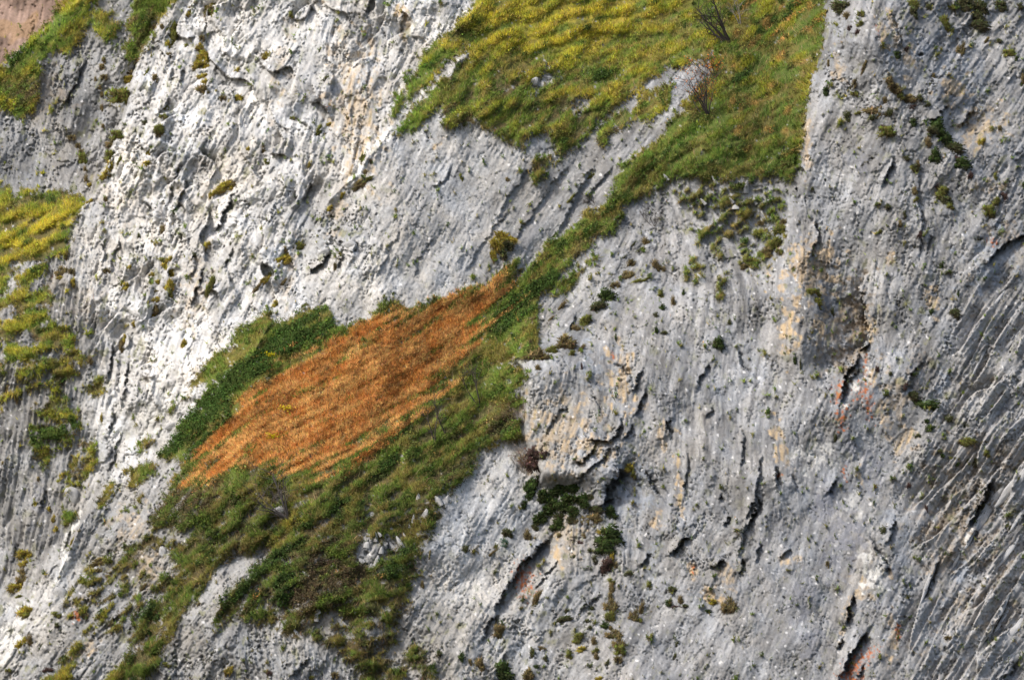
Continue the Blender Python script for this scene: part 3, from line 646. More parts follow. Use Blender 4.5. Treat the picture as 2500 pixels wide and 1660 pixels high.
# hollows and cracks
for t, p, dpt, soft in HOLLOWS:
    rock += dpt * blur(poly(T(t, p)), soft)
for t, p, dpt, L in LIPS:
    wallc = t[1] in '23' and t[0] in '123'
    q = T(t, p)
    sl, dd, sd, tt = seg_dist(q, L * 5 + 8)
    dj = np.abs(dd * np.where(sd < 0, 1, -1) + 2.2 * edge_n[sl] + 1.2 * fine_n[sl])
    sj = (dd * np.where(sd < 0, 1, -1) + 2.2 * edge_n[sl] + 1.2 * fine_n[sl]) > 0
    ends = np.clip(np.sin(np.clip(tt, 0, 1) * math.pi) * 2.2, 0.15, 1)
    J[sl] += np.exp(-(dj / (L * .6)) ** 2) * ends
    rock[sl] += ends * dpt * (1.35 if wallc else 1.0) * (np.where(sj, np.exp(-(dj / (L * .8)) ** 1.3), 0) * 1.0 - np.where(sj, 0, np.exp(-dj / (L * 1.6))) * 0.45)
# weathering pits
pits = np.clip(fbm(12, 741, 2) - 1.75, 0, 2) * (0.3 + streak * .7) + np.clip(fbm(26, 742, 2) - 2.0, 0, 2) * block
rock += 0.3 * pits * (1 - .7 * SWm)

# turf stands off the rock, in terraces that follow the slope
lf = Flow(thg, 46)
long1, long2 = lf.run(band(13, 433), 44), lf.run(band(30, 434), 46)
h1 = pat_flow.run(band(30, 431), 14)
h2 = pat_flow.run(band(62, 432), 14)
lowgully = sstep(blur(poly([(300,1150),(1150,900),(1260,1000),(950,1600),(100,1600)]), 30) + blur(poly([(1350,430),(1500,300),(1230,160),(1000,200),(880,330)]), 20) + blur(poly([(-300,430),(230,430),(230,1250),(-300,1250)]), 10), .2, .7)
sward = 0.42 * (np.maximum(h1, -1.2)) + 0.62 * np.maximum(h2, -1.3) + lowgully * (0.20 * np.abs(fbm(30, 441, 2)) + .30 * h1)
terr = np.clip(.34 + .26 * lowgully + .55 * blur(polys(BRIGHTY), 12), .3, 1)
terr *= 1 - .6 * blur(polys(ORANGE), 8)
turf = 0.30 * broad - 0.45 - 0.42 * np.clip(sward, -1.2, 2) * terr - .03 * long1 + 0.04 * grit
turf *= 1.0
y_all = depth + rock * (1 - grassy) + (turf + 0.25 * lumps * .5) * grassy
y_all -= 0.30 * np.clip(cover * 1.0, 0, 1) * (1 - grassy)

# ------------------------------------------------------------------ the rock: colour (stone tones, with some light and shade painted in)
def blobs(lst, seed, rag=.55, wl=28):
    m = np.zeros((NV, NU)); n = fbm(wl, seed, 4)
    for t, x, y, rx, ry, tl, st in lst:
        (u, v), = T(t, [(x, y)])
        rx, ry = rx * K, ry * K
        R = 2.2 * max(rx, ry) + 4
        sl = bbox(u - R, u + R, v - R, v + R)
        a = math.radians(tl)
        du, dv = UU[sl] - u, VV[sl] - v
        p, q = du * math.cos(a) - dv * math.sin(a), du * math.sin(a) + dv * math.cos(a)
        d = np.sqrt((p / rx) ** 2 + (q / ry) ** 2)
        m[sl] = np.maximum(m[sl], st * sstep(-d + rag * n[sl], -1.25, -.55))
    return m
def mixc(c, col, m):
    return c * (1 - m[..., None]) + np.array(col) * m[..., None]
ton = 1 + 0.10 * fbm(140, 751, 3) + 0.085 * s1 + 0.07 * s2 + 0.06 * s0 + 0.09 * grit * patchy
wl_ = Flow(thr, 60).run(band(26, 781), 56)
shade_streaks = np.clip(1 - .17 * np.clip(wl_ * .8 + .5 * fbm(120, 782, 3), -.7, 1.6) * (.35 + .65 * sstep(UU, 1100, 1350)) , .5, 1.2)  # dark streaks along the grain stand in for shading, strongest on the right
warm = fbm(210, 752, 2) * .5 + fbm(60, 753, 2) * .4
base = (alb * shade_streaks * np.clip(ton, .45, 1.6))[..., None] * np.stack([1.0 + .025 * warm, 0.985 + 0 * warm, 0.955 - .035 * warm], -1)
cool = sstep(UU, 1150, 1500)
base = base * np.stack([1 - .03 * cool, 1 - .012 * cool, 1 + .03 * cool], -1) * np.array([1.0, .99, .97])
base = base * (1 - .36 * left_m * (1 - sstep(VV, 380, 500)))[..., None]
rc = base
rc = mixc(rc, (.44, .325, .19), np.clip(blobs(OCHRE, 761) * (.85 + .35 * s1), 0, .92))
rc = mixc(rc, (.215, .165, .11), np.clip(blobs(BROWN, 762) * (.8 + .35 * grit), 0, .9))
rc = mixc(rc, (.185, .19, .215), blobs(SLATE, 763) * .8)
rc = mixc(rc, (.25, .29, .345), blobs(BLUE, 764) * .9)
rc = mixc(rc, (.60, .585, .54), blobs(PALE_AND_LIT, 765) * .85)
for fr, am in beds:
    rc = mixc(rc, (.19, .155, .115), SR * sstep(fr, .45, .8) * np.clip(am, 0, 1) * np.clip(.3 + .4 * grit, 0, 1) * .45)
    rc = mixc(rc, (.37, .36, .345), SR * (1 - sstep(fr, .15, .55)) * np.clip(am, 0, 1) * .7)
rc = mixc(rc, (.38, .105, .026), np.clip(blobs(LICHEN, 766, .7, 9) * (.75 + .7 * fine_n), 0, .9))
# dark lichen crust and soil in speckles along the grain, small pale scars
spk = np.clip(1.1 * s0 + .8 * grit + .5 * lumps - 1.55, 0, 1) * (0.4 + .6 * block) * (1 - .5 * SW)
rc = mixc(rc, (.14, .135, .12), np.clip(spk, 0, .65))
scar = np.clip(fbm(13, 771, 2) - 2.0, 0, 1)
rc = mixc(rc, (.62, .61, .59), np.clip(scar * 1.2, 0, .8))
moss = np.clip(fbm(40, 772, 3) + .6 * s1 - 1.5, 0, 1) * block
rc = mixc(rc, (.16, .16, .075), np.clip(moss, 0, .6))
red = np.array([.235, .165, .132]) * (1 + .14 * fbm(60, 773, 3) + .1 * s1)[..., None]
red = mixc(red, (.27, .175, .10), np.clip(fbm(70, 774, 2) - .6, 0, .7))
rc = rc * (1 - far_m[..., None]) + red * far_m[..., None]
# turf colours
GR = {'green': (.145, .205, .032), 'yellow': (.55, .455, .034), 'lush': (.115, .235, .024), 'dark': (.055, .105, .02), 'orange': (.54, .27, .085), 'tan': (.30, .225, .075), 'purple': (.135, .10, .06), 'olive': (.235, .20, .045)}
gc = np.broadcast_to(np.array(GR['green']), (NV, NU, 3)).copy()
n1, n2, n3 = fbm(80, 451, 3), gf, gf2
gc = mixc(gc, GR['olive'], sstep(n1 + .5 * n2, -.2, .9) * .85)
left = sstep(-UU, -330, -200)
gc = mixc(gc, GR['yellow'], left * sstep(n3 + .5 * n2, -.1, 1.0) * .3)
gc = mixc(gc, GR['yellow'], blur(polys(BRIGHTY), 7) * np.clip(.66 + .32 * n3 + .2 * n2, 0, 1))
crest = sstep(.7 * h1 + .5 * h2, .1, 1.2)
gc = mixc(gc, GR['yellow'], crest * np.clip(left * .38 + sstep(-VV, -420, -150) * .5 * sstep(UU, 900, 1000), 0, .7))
gc = mixc(gc, GR['dark'], sstep(-.7 * h1 - .4 * h2 + .3 * fine_n, .5, 1.5) * .4)  # lee hollows of the terraces painted darker, as shade
gc = mixc(gc, GR['lush'], blur(polys(LUSH), 5) * np.clip(.7 + .3 * n2, 0, 1))
pl = blur(polys(PURPLE), 6)
lg = sstep(VV, 1080, 1400) * sstep(-UU, -1300, -1150) * sstep(UU, 480, 620)
gc = mixc(gc, GR['tan'], np.clip(sstep(n2 + n3 * .6, .2, 1.2) * .42 * (1 - .6 * left), 0, .8))
gc = mixc(gc, GR['purple'], np.clip(pl * (.5 + .35 * n1 + .3 * n2) + lg * sstep(fbm(46, 455, 3) - .35 * h1, .1, .9) * .6, 0, .85))
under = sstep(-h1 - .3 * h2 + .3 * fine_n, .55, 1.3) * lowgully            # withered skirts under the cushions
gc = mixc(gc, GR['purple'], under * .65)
scrubn = fbm(56, 457, 3) * .7 + n3 * .6
orange = blur(polys(ORANGE), 13)
om = sstep(orange * 1.35 + .18 * long2 + .12 * long1 + .12 * n2 + .10 * edge_n - .17, .50, .86)
dark = sstep(blur(polys(DARK), 4) + .16 * n2 + .2 * long2 + .16 * edge_n, .45, .7)
right_g = sstep(UU, 1560, 1700) * sstep(-VV, -460, -300)
scr = np.clip(sstep(scrubn, 1.0, 1.6) * (1 - blur(polys(BRIGHTY), 10)) * .8, 0, 1)
gc = mixc(gc, GR['dark'], np.maximum(dark, scr * .7) * .92)
ol = np.clip(.5 + .22 * long1 + .25 * n3 + .25 * fbm(70, 460, 3), 0, 1)[..., None]
og = np.array([.56, .22, .052]) * (1 - ol) + np.array([.68, .36, .115]) * ol
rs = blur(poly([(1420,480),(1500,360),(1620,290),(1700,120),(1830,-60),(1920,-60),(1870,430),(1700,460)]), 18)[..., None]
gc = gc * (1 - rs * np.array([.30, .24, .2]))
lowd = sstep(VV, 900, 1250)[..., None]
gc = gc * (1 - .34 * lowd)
omw = sstep(orange * 1.3 + .24 * long2 + .13 * long1 + .12 * n2 + .12 * n3 - .22, .10, .92) * sstep(orange, .05, .4)
green_c = gc.copy()
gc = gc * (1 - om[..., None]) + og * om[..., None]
rg = right_g * sstep(n3 + fbm(44, 458, 2) * .7, 1.3, 2.2) * .35
gc = mixc(gc, GR['orange'], rg); green_c = mixc(green_c, GR['orange'], rg)
leafy = np.clip(np.maximum(np.maximum(dark, scr), np.clip(pl, 0, 1) * .7) * (1 - om), 0, 1)

# ------------------------------------------------------------------ build the sheets
PERS = 1 + y_all / D
PXX = (UU - 1180.5) * PX * PERS
PZZ = (784 - VV) * PX * PERS
P = np.stack([PXX, y_all, PZZ], -1)
Ys = blur(y_all, 3)
Nn = np.stack([np.gradient(Ys, axis=1) / np.gradient(UC)[None, :] / PX, -np.ones((NV, NU)), -np.gradient(Ys, axis=0) / np.gradient(VC)[:, None] / PX], -1)
Nn /= np.linalg.norm(Nn, axis=-1, keepdims=True)
def at(u, v):
    i = int(np.clip(np.searchsorted(VC, v), 0, NV - 1)); j = int(np.clip(np.searchsorted(UC, u), 0, NU - 1))
    return Vector(P[i, j]), Vector(Nn[i, j])

def mat(name, rough=.95, noise=0.0, scale=3.0, bump=0.0, trans=0.0, grain=False):
    m = bpy.data.materials.new(name); m.use_nodes = True
    n = m.node_tree; b = n.nodes['Principled BSDF']; N = n.nodes.new; Lk = n.links.new
    a = N('ShaderNodeAttribute'); a.attribute_name = 'tint'
    b.inputs['Roughness'].default_value = rough
    b.inputs['Specular IOR Level'].default_value = .18
    src = a.outputs['Color']
    if noise:
        gm = N('ShaderNodeTexCoord')
        def tex(rot=None, st=(1, 1, 1), sc=scale, det=5):
            tx = N('ShaderNodeTexNoise'); tx.inputs['Scale'].default_value = sc; tx.inputs['Detail'].default_value = det; tx.inputs['Roughness'].default_value = .68
            if rot is None: Lk(gm.outputs['Object'], tx.inputs['Vector'])
            else:
                r1 = N('ShaderNodeVectorRotate'); r1.rotation_type = 'Y_AXIS'; r1.inputs['Angle'].default_value = rot
                mp = N('ShaderNodeMapping'); mp.inputs['Scale'].default_value = st
                Lk(gm.outputs['Object'], r1.inputs['Vector']); Lk(r1.outputs[0], mp.inputs['Vector']); Lk(mp.outputs[0], tx.inputs['Vector'])
            return tx.outputs['Fac']
        if grain:
            ga = N('ShaderNodeAttribute'); ga.attribute_name = 'lean'
            mxg = N('ShaderNodeMix'); Lk(ga.outputs['Fac'], mxg.inputs[0])
            Lk(tex(math.radians(55), (.22, 1, 1)), mxg.inputs[2]); Lk(tex(math.radians(84), (.22, 1, 1)), mxg.inputs[3])
            iso = tex(sc=scale * 1.4, det=4)
            ad = N('ShaderNodeMath'); ad.operation = 'ADD'; Lk(mxg.outputs[0], ad.inputs[0]); Lk(iso, ad.inputs[1])
            hv = N('ShaderNodeMath'); hv.operation = 'MULTIPLY'; hv.inputs[1].default_value = .5; Lk(ad.outputs[0], hv.inputs[0]); fac = hv.outputs[0]
        else: fac = tex()
        mr = N('ShaderNodeMapRange'); mr.inputs[1].default_value = .32; mr.inputs[2].default_value = .68; mr.inputs[3].default_value = 1 - noise; mr.inputs[4].default_value = 1 + noise
        Lk(fac, mr.inputs[0])
        mx = N('ShaderNodeVectorMath'); mx.operation = 'SCALE'
        Lk(src, mx.inputs[0]); Lk(mr.outputs[0], mx.inputs['Scale']); src = mx.outputs[0]
        if bump:
            bp = N('ShaderNodeBump'); bp.inputs['Strength'].default_value = bump; bp.inputs['Distance'].default_value = .35
            Lk(fac, bp.inputs['Height']); Lk(bp.outputs[0], b.inputs['Normal'])
    Lk(src, b.inputs['Base Color'])
    if trans:
        t = N('ShaderNodeBsdfTranslucent'); Lk(src, t.inputs['Color'])
        ms = N('ShaderNodeMixShader'); ms.inputs[0].default_value = trans
        Lk(b.outputs[0], ms.inputs[1]); Lk(t.outputs[0], ms.inputs[2])
        Lk(ms.outputs[0], n.nodes['Material Output'].inputs['Surface'])
    return m
M_ROCK = mat('limestone', .92, .18, 3.2, .5, grain=True)
M_TURF = mat('turf', .95, .2, 5.0, .2)
M_LEAF = mat('grass_blades', .8, 0, 1, 0, .34)
M_WOOD = mat('bark', .9, .2, 6.0)
M_STONE = mat('loose_stone', .92, .2, 3.0, .4)

def mesh_from(name, verts, faces, tint, material, smooth=False, normals=None):
    """faces: (n,3) or (n,4) int array"""
    me = bpy.data.meshes.new(name)
    verts = np.asarray(verts, np.float32); faces = np.asarray(faces, np.int32)
    k = faces.shape[1]
    me.vertices.add(len(verts)); me.vertices.foreach_set('co', verts.ravel())
    me.loops.add(faces.size); me.loops.foreach_set('vertex_index', faces.ravel())
    me.polygons.add(len(faces)); me.polygons.foreach_set('loop_start', np.arange(0, faces.size, k, dtype=np.int32))
    me.update(calc_edges=True)
    ca = me.color_attributes.new('tint', 'FLOAT_COLOR', 'POINT')
    tint = np.asarray(tint, np.float32)
    if tint.ndim == 1: tint = np.broadcast_to(tint, (len(verts), 3))
    ca.data.foreach_set('color', np.c_[np.clip(tint, .004, .9), np.ones(len(verts))].astype(np.float32).ravel())
    me.materials.append(material)
    if smooth: me.polygons.foreach_set('use_smooth', np.ones(len(faces), bool))
    if normals is not None:
        me.polygons.foreach_set('use_smooth', np.ones(len(faces), bool))
        me.normals_split_custom_set_from_vertices(np.asarray(normals, np.float32).reshape(-1, 3))
    return me
def link(name, data, parent=None, label=None, cat=None, group=None, kind=None):
    o = bpy.data.objects.new(name, data); COL.objects.link(o)
    if parent: o.parent = parent
    if label: o['label'] = label
    if cat: o['category'] = cat
    if group: o['group'] = group
    if kind: o['kind'] = kind
    return o

reg = np.full((NV, NU), 2)
midline = poly([(1112,-400),(1100,0),(1010,115),(915,255),(885,330),(835,380),(822,420),(752,470),(735,520),(700,600),(668,680),(622,735),(600,790),(560,840),(430,945),(318,1060),(222,1150),(146,1290),(70,1450),(0,1530),(-400,1800),(2900,1900),(2900,-400)]) > .5
reg[midline] = 3
GULLY = [(1112,-400),(1100,0),(905,290),(930,330),(1020,280),(1150,310),(1300,380),(1330,330),(1500,250),(1410,420),(1200,600),(1150,650),(800,760),(700,700),(560,840),(370,1050),(400,1110),(340,1200),(330,1300),(450,1300),(620,1260),(500,1400),(640,1290),(620,1400),(720,1390),(800,1450),(950,1380),(960,1300),(1060,1060),(1190,920),(1205,830),(1180,790),(1400,600),(1440,450),(1830,450),(1850,400),(1904,10),(1905,-400)]
reg[poly(GULLY) > .5] = 4
reg[(poly([(1905,-400),(1904,10),(1866,190),(1846,380),(1830,450),(1440,450),(1400,600),(1180,790),(1205,830),(1190,920),(1246,1090),(1215,1200),(1265,1245),(1160,1380),(1100,1500),(1040,1900),(2900,1900),(2900,-400)]) > .5) & (reg != 4)] = 5
reg[left_m > .5] = 1
reg[far_m > .5] = 0
reg[(reg == 2) & (VV > 440) & (poly([(-400,400),(215,440),(160,520),(110,600),(120,700),(180,800),(190,920),(190,1000),(220,1150),(0,1500),(-400,1900)]) > .5)] = 1
NAMES = {0: ('far_cliff', 'reddish brown far cliff showing at the top left corner'),
         1: ('left_cliff', 'grey bedded cliff with grassy ledges along the left side'),
         2: ('pale_cliff', 'broad bright pale limestone slab left of the grassy gully'),
         3: ('middle_cliff', 'smooth grey limestone slab and broken rock around the meadow'),
         4: ('hillside', 'steep grassy gully ground sweeping from upper right to lower left'),
         5: ('right_cliff', 'big grey folded limestone face filling the right half')}
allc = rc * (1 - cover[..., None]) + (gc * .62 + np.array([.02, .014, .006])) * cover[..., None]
CLIFF = {}
Lf = sstep(thr, math.radians(55), math.radians(86)).ravel().astype(np.float32)
idx = np.arange(NU * NV).reshape(NV, NU)
quads = np.stack([idx[:-1, :-1], idx[1:, :-1], idx[1:, 1:], idx[:-1, 1:]], -1).reshape(-1, 4)
qreg = reg[:-1, :-1].ravel()
Pf, Cf = P.reshape(-1, 3), allc.reshape(-1, 3)
for k, (nm, lb) in NAMES.items():
    q = quads[qreg == k]
    used, inv = np.unique(q, return_inverse=True)
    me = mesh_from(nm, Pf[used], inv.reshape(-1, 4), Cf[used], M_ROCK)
    la = me.attributes.new('lean', 'FLOAT', 'POINT'); la.data.foreach_set('value', Lf[used])
    CLIFF[k] = link(nm, me, label=lb, kind='structure')
# ------------------------------------------------------------------ ground cover: blades and leaves by the hundred thousand
r = np.random.default_rng(91)
cellA = (np.gradient(UC)[None, :] * np.gradient(VC)[:, None]) / STEP ** 2
inframe = ((UU > -60) & (UU < 2420) & (VV > -60) & (VV < 1628))
thin = np.where(inframe, 1.0, 0.25)
UPV = np.array([0, 0, 1.0])
def face_out(v3, nn):
    g = np.cross(v3[:, 1] - v3[:, 0], v3[:, 2] - v3[:, 0])
    sw = (g * (nn + np.array([0, -.4, 0]))).sum(-1) < 0
    v3[sw] = v3[sw][:, [1, 0, 2]]
    return v3
def soft_normals(nn, n, k):
    return np.repeat(unit(nn * .8 + UPV * .25 + r.standard_normal((n, 3)) * k), 3, 0)
def scatter(weight, n):
    p = (weight * cellA * thin).ravel(); p = p / p.sum()
    c = np.searchsorted(np.cumsum(p), r.random(n)); c = np.clip(c, 0, NU * NV - 1)
    i, j = np.clip(c // NU, 1, NV - 2), np.clip(c % NU, 1, NU - 2)
    a, b_ = r.random(n)[:, None], r.random(n)[:, None]
    pos = P[i, j] + (P[i, j + 1] - P[i, j]) * (a - .5) * 1.0 + (P[i + 1, j] - P[i, j]) * (b_ - .5) * 1.0
    return i, j, pos
def unit(a): return a / np.maximum(np.linalg.norm(a, axis=-1, keepdims=True), 1e-6)
def blades(name, weight, n, length, width, lab, lift=0.0, spread=.55, up=.75, out=.35, side=0.0, jit=.22, tint=None, cr=None):
    i, j, pos = scatter(weight, n)
    nn = Nn[i, j]
    L = length * (0.55 + .9 * r.random(n))[:, None]
    d = unit(UPV * up + nn * out + r.standard_normal((n, 3)) * spread + np.array([side, 0, 0]))
    wv = unit(np.cross(d, r.standard_normal((n, 3)))) * (width * (.6 + .8 * r.random(n)))[:, None]
    base = pos + nn * (lift * r.random(n))[:, None] - nn * .03
    v = face_out(np.stack([base - wv, base + wv, base + d * L + np.array([0, 0, -.06]) * L], 1), nn).reshape(-1, 3)
    c = (gc if cr is None else cr)[i, j] if tint is None else np.broadcast_to(np.array(tint), (n, 3))
    c = c * np.exp(r.standard_normal(n) * jit)[:, None] * (1 + r.standard_normal((n, 3)) * .1)
    c = np.repeat(c, 3, 0)
    me = mesh_from(name, v, np.arange(3 * n).reshape(-1, 3), c, M_LEAF, normals=soft_normals(nn, n, .3))
    return link(name, me, label=lab, kind='stuff')
def leaves(name, weight, n, size, lab, lift=.3, jit=.35, tint=None):
    i, j, pos = scatter(weight, n)
    nn = Nn[i, j]
    base = pos + nn * (lift * r.random(n) ** .7)[:, None] + UPV * (.1 * r.random(n))[:, None]
    d1 = unit(r.standard_normal((n, 3)) + nn * .3 + UPV * .3) * (size * (.6 + .8 * r.random(n)))[:, None]
    d2 = unit(np.cross(d1, r.standard_normal((n, 3)) + nn * 1.2)) * (size * .45 * (.6 + .8 * r.random(n)))[:, None]
    v = face_out(np.stack([base - d2, base + d2, base + d1], 1), nn).reshape(-1, 3)
    c = gc[i, j] if tint is None else np.broadcast_to(np.array(tint), (n, 3))
    c = c * np.exp(r.standard_normal(n) * jit)[:, None] * (1 + r.standard_normal((n, 3)) * .1)
    me = mesh_from(name, v, np.arange(3 * n).reshape(-1, 3), np.repeat(c, 3, 0), M_LEAF, normals=soft_normals(nn, n, .55))
    return link(name, me, label=lab, kind='stuff')
tuss = np.clip(.35 + .5 * (h1 > -.4) + .3 * h1, .12, 1.3)
cov2 = np.clip(cover + .25 * sstep(blur(cover, 1.6) + .2 * fine_n, .4, .7), 0, 1)
G0 = cov2 * (1 - omw) * (1 - .8 * leafy) * tuss
upz = sstep(-VV, -520, -430) * sstep(UU, 900, 960)
lfz = sstep(-UU, -420, -330)
edge_w = np.clip(4 * blur(cover, 2.0) * (1 - blur(cover, 2.0)) - .35, 0, 1)
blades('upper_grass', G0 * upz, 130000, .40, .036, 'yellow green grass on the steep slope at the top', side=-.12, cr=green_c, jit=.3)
blades('ledge_grass', G0 * lfz * (1 - upz), 70000, .40, .036, 'olive and yellow grass on the ledges along the left side', cr=green_c, jit=.3)
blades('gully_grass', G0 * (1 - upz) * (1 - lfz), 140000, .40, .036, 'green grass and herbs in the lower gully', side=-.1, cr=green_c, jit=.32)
blades('dry_grass', cov2 * omw, 130000, .36, .030, 'dry orange grass in the meadow below the smooth slab', spread=.5, up=.6, out=.6, side=-.18, jit=.3, cr=og)
leaves('creeping_scrub', cov2 * leafy, 90000, .15, 'dark green and brown creeping scrub in the gully', .42)
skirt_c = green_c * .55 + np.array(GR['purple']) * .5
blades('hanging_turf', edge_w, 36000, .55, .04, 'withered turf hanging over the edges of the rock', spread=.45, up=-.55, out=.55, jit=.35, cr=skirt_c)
# a few seed heads and dead stalks over everything, and moss specks on the bare rock
blades('dead_stalks', cover * (1 - leafy) * .8, 14000, .7, .018, 'pale dead stalks standing in the grass', spread=.4, jit=.2, tint=(.34, .25, .12))
mossw = np.clip(J * (.3 + np.clip(fbm(90, 461, 3), 0, 2)) * (.15 + block) - .12, 0, 1.5) * (1 - cover) * (1 - far_m) * (1 - .85 * SWm) * (1 - .75 * sstep(-np.hypot((UU - 1150) / 330, (VV - 540) / 190), -1.1, -.8))
leaves('rock_moss', mossw, 5200, .15, 'specks of moss and small plants scattered over the bare rock', .1, .4, (.075, .07, .032))
# ------------------------------------------------------------------ tufts, cushions and bushes growing one by one on the rock
KIND = {  # colour of leaf, colour of skirt, blade length, blade width, number, leafy
 'y': ((.36, .29, .035), (.18, .125, .05), .55, .075, 150, 0, 'olive yellow', 'tussock'),
 'g': ((.17, .185, .035), (.125, .095, .045), .52, .075, 150, 0, 'green', 'tussock'),
 'b': ((.20, .155, .062), (.115, .082, .048), .52, .07, 150, 0, 'brown', 'tussock'),
 'd': ((.046, .075, .017), (.045, .05, .02), .42, .13, 170, 1, 'dark green', 'bush'),
 'o': ((.075, .088, .030), (.085, .066, .042), .42, .11, 170, 1, 'dark olive', 'bush'),
 'p': ((.085, .048, .040), (.06, .04, .032), .36, .10, 130, 1, 'purple brown', 'bush'),
 's': ((.115, .19, .135), (.07, .11, .075), .34, .13, 120, 1, 'blue green', 'spurge'),
}
def ico(sub):
    import bmesh
    bm = bmesh.new(); bmesh.ops.create_icosphere(bm, subdivisions=sub, radius=1.0)
    v = np.array([q.co[:] for q in bm.verts]); f = np.array([[x.index for x in q.verts] for q in bm.faces]); bm.free()
    return v, f
IV, IF = ico(2)
JV, JF = ico(1)
def tuft_mesh(k, seed, dense=1.0):
    """an uneven cushion: a few lobes, each a low mound set with blades or small leaves"""
    lc, sc, L, W, N, leafy_, cn, nn_ = KIND[k]
    q = np.random.default_rng(seed)
    nl = 5 if dense < 2 else 9
    N = int(N * dense / nl) + 8
    V, F, C, NO, o = [], [], [], [], 0
    for l in range(nl):
        a = q.random() * 6.28; rr = math.sqrt(q.random()) * (.62 if nl == 5 else .72)
        cen = np.array([rr * math.cos(a), -.05 - .25 * q.random(), rr * math.sin(a)])
        R_ = q.uniform(.30, .52)
        sh = q.uniform(.75, 1.25)
        v = JV * (.72 + q.random((len(JV), 1)) * .3) * R_ * (.8 if leafy_ else 1.0) + cen
        t = np.clip(JV[:, 2:] * .5 + .5, 0, 1)
        cb = (np.array(sc) * (1 - t) + np.array(lc) * t) * .85 * sh * (1 + q.standard_normal((len(v), 1)) * .15)
        V.append(v); F.append(JF + o); C.append(cb); NO.append(unit(JV + np.array([0, -.4, .2]))); o += len(v)
        d = unit(q.standard_normal((N, 3)) + np.array([0, -.7, .15]))
        if leafy_:
            g = unit(d * .7 + q.standard_normal((N, 3)) * .9) * (L * .75 * (.5 + .8 * q.random((N, 1))))
            base = cen + d * R_ * (.65 + .75 * q.random((N, 1)))
        else:
            g = unit(d * .8 + q.standard_normal((N, 3)) * .4 + np.array([0, -.1, .35]) - np.array([0, 0, 1.0]) * (d[:, 2:] < -.1)) * (L * .95 * (.4 + .9 * q.random((N, 1))))
            base = cen + d * R_ * (.70 + .25 * q.random((N, 1)))
        wv = unit(np.cross(g, q.standard_normal((N, 3)))) * (W * .85 * (.6 + .8 * q.random((N, 1))))
        bv = np.stack([base - wv, base + wv, base + g], 1)
        bv = face_out(bv, d)
        t = np.clip(d[:, 2:] * .6 + .55 + q.standard_normal((N, 1)) * .2, 0, 1)
        c = (np.array(sc) * (1 - t) + np.array(lc) * t) * sh * np.exp(q.standard_normal((N, 1)) * .3) * (1 + q.standard_normal((N, 3)) * .1)
        V.append(bv.reshape(-1, 3)); F.append(o + np.arange(3 * N).reshape(-1, 3)); C.append(np.repeat(c, 3, 0)); o += 3 * N
        NO.append(np.repeat(unit(d + q.standard_normal((N, 3)) * .25 + np.array([0, -.3, .2])), 3, 0))
    return mesh_from('tuft', np.concatenate(V), np.concatenate(F), np.concatenate(C), M_LEAF, normals=np.concatenate(NO))
MESH = {k: [tuft_mesh(k, 10 * n + i) for i in range(4)] for n, k in enumerate(KIND)}
BIGM = {k: [tuft_mesh(k, 10 * n + i + 500, 3.2) for i in range(3)] for n, k in enumerate(KIND)}

# every tuft noted on the survey: (sheet, x, y, half width, half height, lean, kind)
TUFTS = []
def tl(sheet, k, *rows):
    for q in rows:
        TUFTS.append((sheet, q[0], q[1], q[2], q[3], q[4] if len(q) > 4 else 0, q[5] if len(q) > 5 else k))
tl('00','b',(860,500,30,35),(855,555,45,32),(855,640,35,30),(830,720,40,25),(835,775,25,25),(828,812,22,22),(838,895,30,40),(780,655,20,30),(697,1015,18,25),(590,1135,40,28),(640,1210,25,40),(660,1255,25,30),(672,1330,38,60,0,'g'),(695,1400,25,30),(705,1445,22,20),(710,1490,28,40),(740,1300,12,30),(850,1045,25,25),(720,1540,30,35,0,'y'),
   (980,815,105,72,0,'g'),(1025,655,85,32,15,'y'),(1055,560,40,30),(1060,605,40,30),(955,1125,55,45,0,'g'),(925,1185,50,40),(905,1300,45,50,0,'g'),(900,1375,35,50,0,'y'),(860,1440,45,40,30,'y'),(900,1450,25,50))
tl('00','y',(1655,320,28,35,0,'b'),(1640,400,40,40),(1640,470,70,58),(1655,555,60,45),(1668,630,45,28),(1692,680,45,40),(1675,755,58,50,0,'b'),(1735,45,68,55),(1715,110,45,50,0,'b'),(1410,260,55,65,0,'g'),(1430,350,40,70,0,'g'),(1385,370,35,45),(1395,460,45,30,0,'b'),(1190,620,18,70,28,'g'),(1290,650,45,42,0,'b'),(1560,80,35,30,0,'b'),(1550,125,25,25),(1530,385,30,22,20,'g'),(1370,905,25,35,0,'g'),(1340,975,40,40,0,'g'),(1315,1060,45,45,0,'g'),(1300,1110,30,30,0,'b'),(1220,1270,30,50),(1205,1345,50,25,20),(970,1335,22,50,20,'g'),(1190,1010,30,25,0,'o'))
tl('00','y',(2048,265,14,30,0,'b'),(2110,245,12,28),(2185,475,38,42),(2105,490,15,30,0,'g'),(1945,590,24,38),(1935,815,60,38,15),(1830,820,35,35,0,'b'),(1700,855,20,25),(1695,910,24,24,0,'g'),(1940,940,20,28),(1520,950,22,18),(2160,830,16,18),(2290,650,14,28),(1925,690,14,18),(2040,1230,25,28),(2165,1240,32,38,0,'b'),(2200,1230,18,24),(2185,1340,26,34,0,'g'),(1750,1070,18,18),(1550,1480,18,30,25),(1880,1540,95,30,25),(1920,1500,40,28,0,'b'),(1340,220,30,25,0,'b'))
